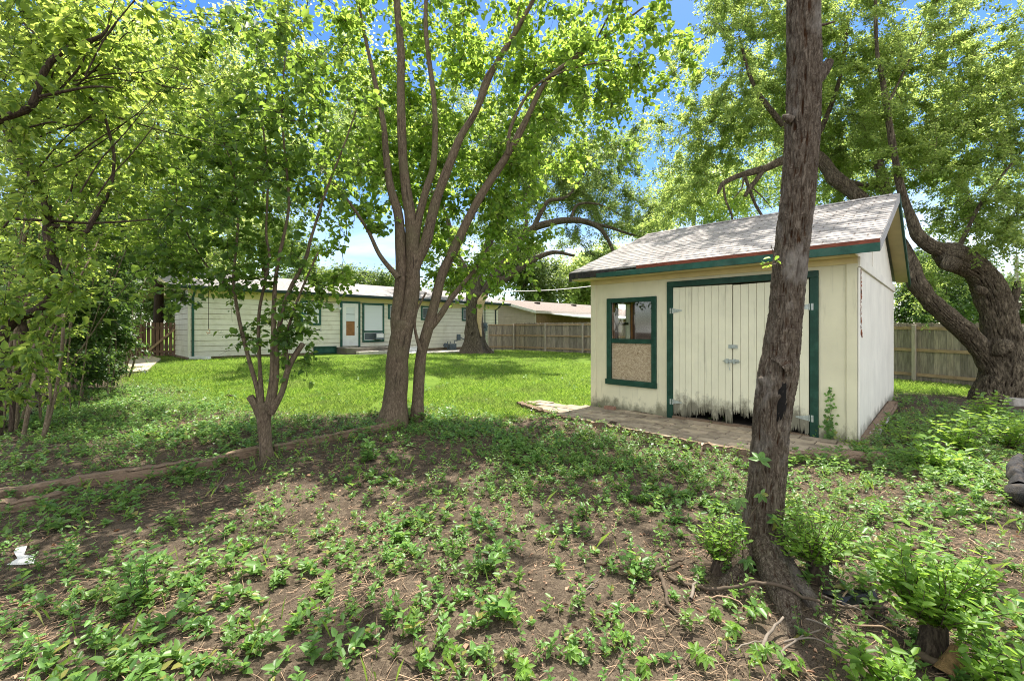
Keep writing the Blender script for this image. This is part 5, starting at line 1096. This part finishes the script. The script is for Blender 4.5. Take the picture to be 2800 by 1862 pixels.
for k in range(5):
    on = rng.uniform(0, 1, n) < (1, 1, .9, .7, .45)[k]; f = (k + 1) / 5
    for s_ in (0, np.pi):
        q = th0 + k * 1.57 + s_ + rng.normal(0, .25, n)
        P.append(np.stack([x + lean[:, 0] * f, y + lean[:, 1] * f, z + hgt * f], 1)[on]); X_.append(np.stack([np.cos(q), np.sin(q), rng.normal(.45, .3, n)], 1)[on]); S.append((lsz * (1.1 - .5 * abs(f - .5)))[on])
P, X_, S = np.concatenate(P), np.concatenate(X_), np.concatenate(S)
fr = P[:, 1] < 5.2
V1, F1 = leaves_on(P[fr], X_[fr], S[fr], .58); V2, F2 = leaves_on(P[~fr], X_[~fr], S[~fr] * 1.1, .62, simple=True)
V, F = join([(V1, F1), (V2, F2)]); o = npmesh('ground_cover', V, F, M['leaf_weed']); tag(o, 'low green weeds carpeting the shaded soil', 'ground cover', kind='stuff')
A = np.stack([np.stack([x, y, z - .01], 1), np.stack([x + lean[:, 0] * .4, y + lean[:, 1] * .4, z + hgt * .5], 1), np.stack([x + lean[:, 0], y + lean[:, 1], z + hgt], 1)], 1)
A = A[y < 4.5]; V, F = twig_geo(A, np.full(len(A), .0016), np.full(len(A), .0008), 3); o = npmesh('ground_cover_stems', V, F, M['grass']); tag(o, 'thin stems of the low weeds', 'ground cover', kind='stuff')

cp = [(1430, 1850), (1240, 1800), (1385, 1700), (1700, 1760), (1960, 1700), (2005, 1740), (1900, 1830), (1770, 1840), (1150, 1835), (870, 1620), (820, 1700), (2090, 1800), (1995, 1655), (2075, 1690), (1560, 1800), (2170, 1840)]
C = np.array([gp(a + rng.normal(0, 12), b_ + rng.normal(0, 8), rng.uniform(.03, .07)) for a, b_ in cp for _ in range(3)])
V, F = palmate(C, [(rng.normal(0, .3), rng.normal(-.35, .2), 1) for _ in C], rng.uniform(.035, .065, len(C))); o = npmesh('creeper_leaves', V, F, M['leaf_sprout']); tag(o, 'five-leaflet creeper leaves low over the soil', 'ground cover', kind='stuff')

# dry litter: straw, needles, dead leaves
N_ = 100000; x = rng.uniform(-7, 7, N_); y = 1.35 + rng.uniform(0, 1, N_) ** 1.6 * 7.5
X_, Y_ = project(x, y); pr = .34 + .7 * np.exp(-(((X_ - 2450) / 500) ** 2 + ((Y_ - 1650) / 300) ** 2)) + .5 * np.exp(-(((X_ - 700) / 900) ** 2 + ((Y_ - 1700) / 200) ** 2))
pr = pr * np.clip(n2(x, y, 2.3, 33) * 2 - .3, .15, 1.2) * (1 - lawn_mask(x, y))
k = (rng.uniform(0, 1, N_) < pr) & ~shedrect(x, y) & (~onpath(x, y) | (rng.uniform(0, 1, N_) < .1)) & (np.abs(x) < y * 1.6 + .9); x, y = x[k], y[k]; n = len(x)
q = rng.normal(.5, 1.0, n); Ls = rng.uniform(.02, .13, n) * (1 + (rng.uniform(0, 1, n) < .06) * 1.2); cv_ = rng.normal(0, .3, n)
A = []
for f in (-.5, 0, .5):
    qq = q + cv_ * f; xx = x + np.cos(qq) * Ls * f; yy = y + np.sin(qq) * Ls * f
    A.append(np.stack([xx, yy, GH(xx, yy) + .004 + rng.uniform(0, .012, n)], 1))
A = np.stack(A, 1); V, F = twig_geo(A, rng.uniform(.0010, .0026, n), rng.uniform(.0006, .0016, n), 3); o = npmesh('dry_straw', V, F, M['straw']); tag(o, 'dry straw and needles scattered on the soil', 'straw', kind='stuff')
N_ = 26000; x = rng.uniform(-7, 7.5, N_); y = 1.4 + rng.uniform(0, 1, N_) ** 1.4 * 8
k = ~shedrect(x, y) & (~onpath(x, y) | (rng.uniform(0, 1, N_) < .25)) & (np.abs(x) < y * 1.6 + .9) & (rng.uniform(0, 1, N_) < .25 + .75 * (n2(x, y, 1.7, 44) > .5)); x, y = x[k], y[k]; n = len(x)
P = np.stack([x, y, GH(x, y) + .008], 1); a = rng.uniform(0, 6.28, n)
V, F = leaf_geo(P, rng.uniform(.008, .018, n) * (1 + 2 * (rng.uniform(0, 1, n) < .2)), rng.uniform(.005, .012, n) * (1 + 1.8 * (rng.uniform(0, 1, n) < .2)), np.stack([np.cos(a), np.sin(a), rng.normal(.05, .2, n)], 1), np.stack([rng.normal(0, .35, n), rng.normal(0, .35, n), np.ones(n)], 1), .35, .2)
o = npmesh('dead_leaves', V, F, M['deadleaf']); tag(o, 'small brown dead leaves scattered over the soil', 'leaf litter', kind='stuff')
# lawn blades
N_ = 330000; y = np.exp(rng.uniform(np.log(7.0), np.log(30.0), N_)); x = rng.uniform(-1.25, 1.25, N_) * y
hn = (x - HO[0]) * HV[0] + (y - HO[1]) * HV[1]; hs_ = (x - HO[0]) * HU[0] + (y - HO[1]) * HU[1]
k = (rng.uniform(0, 1, N_) < lawn_mask(x, y)) & ~shedrect(x, y) & ~onpath(x, y) & ~((hn > -2.1) & (hs_ > 3.4)) & ~((hn > -.12) & (hs_ > -.2)) & (np.hypot(x + 2.0, y - 24.4) > 1.3)
k &= ~((x > -14.6) & (x < -11) & (y > 14.6) & (y < 17.2) & (x < -12.2 + (y - 14.6) * -.3)) & (n2(x, y, .35, 77) > .13)
x, y = x[k], y[k]; n = len(x); z = GH(x, y); hh = rng.uniform(.03, .085, n) * (.8 + .5 * n2(x, y, .6, 55)); a = rng.uniform(0, 6.28, n); wv = rng.uniform(.0025, .005, n) * (y / 9) ** .6
bd = rng.normal(0, .5, (n, 2)) * hh[:, None]; c, s = np.cos(a) * wv, np.sin(a) * wv
V = np.stack([np.stack([x - c, y - s, z - .005], 1), np.stack([x + c, y + s, z - .005], 1), np.stack([x + bd[:, 0] * .4 + c * .7, y + bd[:, 1] * .4 + s * .7, z + hh * .65], 1), np.stack([x + bd[:, 0], y + bd[:, 1], z + hh], 1)], 1).reshape(-1, 3)
o = npmesh('lawn_grass', V, np.arange(4 * n).reshape(n, 4), M['grass']); tag(o, 'short bright green lawn grass', 'grass', kind='stuff')

N_ = 9000; x = rng.uniform(-8, 8, N_); y = 1.5 + rng.uniform(0, 1, N_) ** 1.3 * 9.5
k = (rng.uniform(0, 1, N_) < (n2(x, y, 2.6, 88) > .6)) & ~shedrect(x, y) & ~onpath(x, y) & (np.abs(x) < y * 1.6 + .9); x, y = x[k], y[k]; n = len(x); z = GH(x, y)
hh = rng.uniform(.03, .12, n); a = rng.uniform(0, 6.28, n); bd = rng.normal(0, .5, (n, 2)) * hh[:, None]; c, s = np.cos(a) * .0022, np.sin(a) * .0022
V = np.stack([np.stack([x - c, y - s, z - .005], 1), np.stack([x + c, y + s, z - .005], 1), np.stack([x + bd[:, 0] * .4 + c * .7, y + bd[:, 1] * .4 + s * .7, z + hh * .65], 1), np.stack([x + bd[:, 0], y + bd[:, 1], z + hh], 1)], 1).reshape(-1, 3)
o = npmesh('grass_tufts', V, np.arange(4 * n).reshape(n, 4), M['grass']); tag(o, 'loose grass blades among the weeds', 'grass', kind='stuff')

# sticks, log, scraps
def stick(label, pts, w_, m='twig', name='fallen_stick', fork=None):
    P = [gp(a, b_, z) for a, b_, z in pts]; p, r = catmull(P, list(np.linspace(w_, w_ * .55, len(P))), .03); p = p + (rng.normal(0, .004, p.shape)); V, F, T_ = limb_geo(p, r, 7, .15, 20)
    parts = [(V, F, T_)]
    if fork:
        P2 = [gp(a, b_, z) for a, b_, z in fork]; p2, r2 = catmull(P2, list(np.linspace(w_ * .6, w_ * .3, len(P2))), .03); parts.append(limb_geo(p2, r2, 6, .15, 20))
    V, F = join(parts); o = npmesh(name, V - p[0], F, M[m], None, True, loc=p[0]); tag(o, label, 'stick', 'fallen sticks')
stick('long thin branch lying across the roots of the furrowed trunk', [(1830, 1590, .02), (1950, 1625, .03), (2100, 1645, .10), (2250, 1675, .05), (2400, 1690, .05), (2560, 1722, .03)], .011)
stick('thick reddish stick lying left of the furrowed trunk', [(1806, 1535, .02), (1812, 1600, .02), (1830, 1660, .02), (1856, 1685, .02)], .014, fork=None)
stick('stick leaning across the thick reddish stick', [(1770, 1580, .02), (1830, 1560, .04), (1872, 1540, .03)], .012)
stick('short pale broken stick between the roots and the reddish stick', [(1888, 1645, .02), (1902, 1605, .03), (1906, 1590, .05)], .010, 'twig_grey')
stick('short pale stick in front of the roots', [(2085, 1780, .02), (2110, 1745, .04), (2140, 1722, .06)], .009, 'twig_grey')
stick('thin crooked stick below the roots', [(2130, 1830, .01), (2160, 1775, .03), (2245, 1735, .03)], .006, 'twig_grey')
stick('bent dark root-like branch left of the tallest shrub', [(2370, 1690, .02), (2420, 1665, .05), (2480, 1662, .06), (2550, 1680, .03)], .015)
stick('long brown branch along the bottom right edge', [(2500, 1800, .03), (2580, 1835, .03), (2680, 1862, .02)], .02)
stick('dark branch behind the tallest shrub', [(2560, 1700, .03), (2700, 1740, .03), (2810, 1765, .03)], .012, 'twig_dark')
stick('thin twig in the bottom centre of the soil', [(1080, 1800, .01), (1140, 1830, .02), (1200, 1850, .01)], .006)
stick('thin grey twig in the middle foreground', [(1570, 1640, .01), (1610, 1620, .03), (1640, 1595, .02)], .005, 'twig_grey', fork=[(1610, 1620, .03), (1632, 1622, .03)])
stick('thin straight twig left of the small tree', [(585, 1350, .01), (605, 1320, .01), (622, 1298, .02)], .006, 'twig_grey')
for k, (a, b_, c, e) in enumerate([(2200, 1700, 2330, 1760), (2300, 1640, 2460, 1600), (2440, 1560, 2600, 1600), (2650, 1480, 2760, 1540), (2140, 1760, 2300, 1800), (2600, 1640, 2780, 1660), (1990, 1790, 2090, 1765), (2330, 1720, 2480, 1760), (2250, 1640, 2420, 1720), (1930, 1640, 2060, 1690)]):
    stick('thin dry twig in the tangle around the roots and right-hand shrubs', [(a, b_, .02), ((a + c) / 2 + rng.normal(0, 14), (b_ + e) / 2 + rng.normal(0, 8), .05), (c, e, .02)], .005, 'straw' if k % 2 else 'twig_grey')
lo = empty('burnt_log', gpx(2790, 1405), 'charred grey log end at the right edge of the photo', 'log')
P0 = gpx(2790, 1405); p, r = catmull([gp(2960, 1430, .08) - P0, gp(2870, 1405, .10) - P0, gp(2790, 1382, .10) - P0, gp(2752, 1372, .09) - P0], [.085, .09, .085, .055], .02)
V, F, T_ = limb_geo(p, r, 26, .28, 9, 5, .10, 10); npmesh('charred_wood', V, [F, T_], M['char'], lo)
p, r = catmull([gp(2790, 1372, .12) - P0, gp(2775, 1345, .22) - P0, gp(2790, 1325, .28) - P0], [.07, .05, .025], .03); V, F, T_ = limb_geo(p, r, 14, .3, 14, 5, .1, 8); npmesh('broken_branch', V, [F, T_], M['char'], lo)
d = MB(); P0 = gpx(55, 1540)
W1 = np.array([gp(a, b_, z) for a, b_, z in [(18, 1545, .004), (48, 1534, .02), (92, 1524, .012), (98, 1540, .004), (60, 1546, .008), (38, 1520, .03), (46, 1508, .034), (74, 1503, .028), (66, 1522, .016)]]) - P0
d.add(W1, [(0, 4, 1), (1, 4, 3, 2), (1, 2, 8), (1, 8, 7, 5), (5, 7, 6)]); o = d.build('paper_scrap', M['paper'], None, loc=P0); tag(o, 'torn white paper scrap on the soil at the left edge', 'litter')
sm_ = o.modifiers.new('thickness', 'SOLIDIFY'); sm_.thickness = .003
P0 = gpx(2330, 1640); d = MB(); r_ = random.Random(9); ring = []
for k in range(14):
    a = k / 14 * 6.283; ring.append((math.cos(a) * (.14 + r_.uniform(-.03, .03)), math.sin(a) * .09 * r_.uniform(.7, 1.2), .01 + r_.uniform(0, .04)))
d.add([(0, 0, .02)] + ring, [(0, k + 1, (k + 1) % 14 + 1) for k in range(14)]); o = d.build('plastic_sheet', M['plastic'], None, loc=P0); tag(o, 'crumpled black plastic between the right-hand shrubs', 'litter'); sm_ = o.modifiers.new('thickness', 'SOLIDIFY'); sm_.thickness = .004
P0 = gpx(2610, 1840); p, r = catmull([(-.02, 0, 0), (0, .01, .05), (.02, .02, .11)], [.05, .04, .012], .01); V, F, T_ = limb_geo(p, r, 22, .35, 16, 3, .12, 9); o = npmesh('rotten_stump', V, [F, T_], M['rotwood'], None, loc=P0); tag(o, 'crumbling tan rotten stump under the tallest right-hand shrub', 'stump')
P0 = gpx(2785, 1110); d = MB(); d.hexa([(-.22, -.12, 0), (.3, -.12, 0), (.3, .12, 0), (-.22, .12, 0), (-.2, -.1, .17), (.28, -.09, .15), (.27, .1, .16), (-.2, .1, .18)]); o = d.build('stone_block', M['stone'], None, bevel=.02, loc=P0); tag(o, 'grey stone block beside the elm base', 'stone')
P0 = gpx(720, 1090); d = MB(); p, r = catmull([(-.10, 0, .02), (-.03, .01, .05), (.03, 0, .04), (.10, .02, .05)], [.015, .03, .025, .015], .02); V, F, T_ = limb_geo(p, r, 8, .3, 20); o = npmesh('bark_scrap', V, [F, T_], M['bark_dark'], None, loc=gpx(627, 1088)); tag(o, 'small dark scrap lying on the lawn left of the small tree', 'debris')
hg = empty('hanging_hook', px(570, 900, 6.0) * np.array((1, 1, 1)), 'small pale hook hanging on a cord from the foliage in front of the house', 'hook')
d = MB(); d.tube([(0, 0, .0), (.003, 0, .3), (0, 0, .62)], .004, 5); d.build('cord', M['twig_dark'], hg)
d = MB(); d.tube([(0, 0, 0), (.02, 0, -.02), (.02, 0, -.05), (-.01, 0, -.06), (-.025, 0, -.04)], .008, 6); d.build('hook', M['cutwood'], hg)
print('faces', sum(len(o.data.polygons) for o in bpy.data.objects if o.type == 'MESH'))
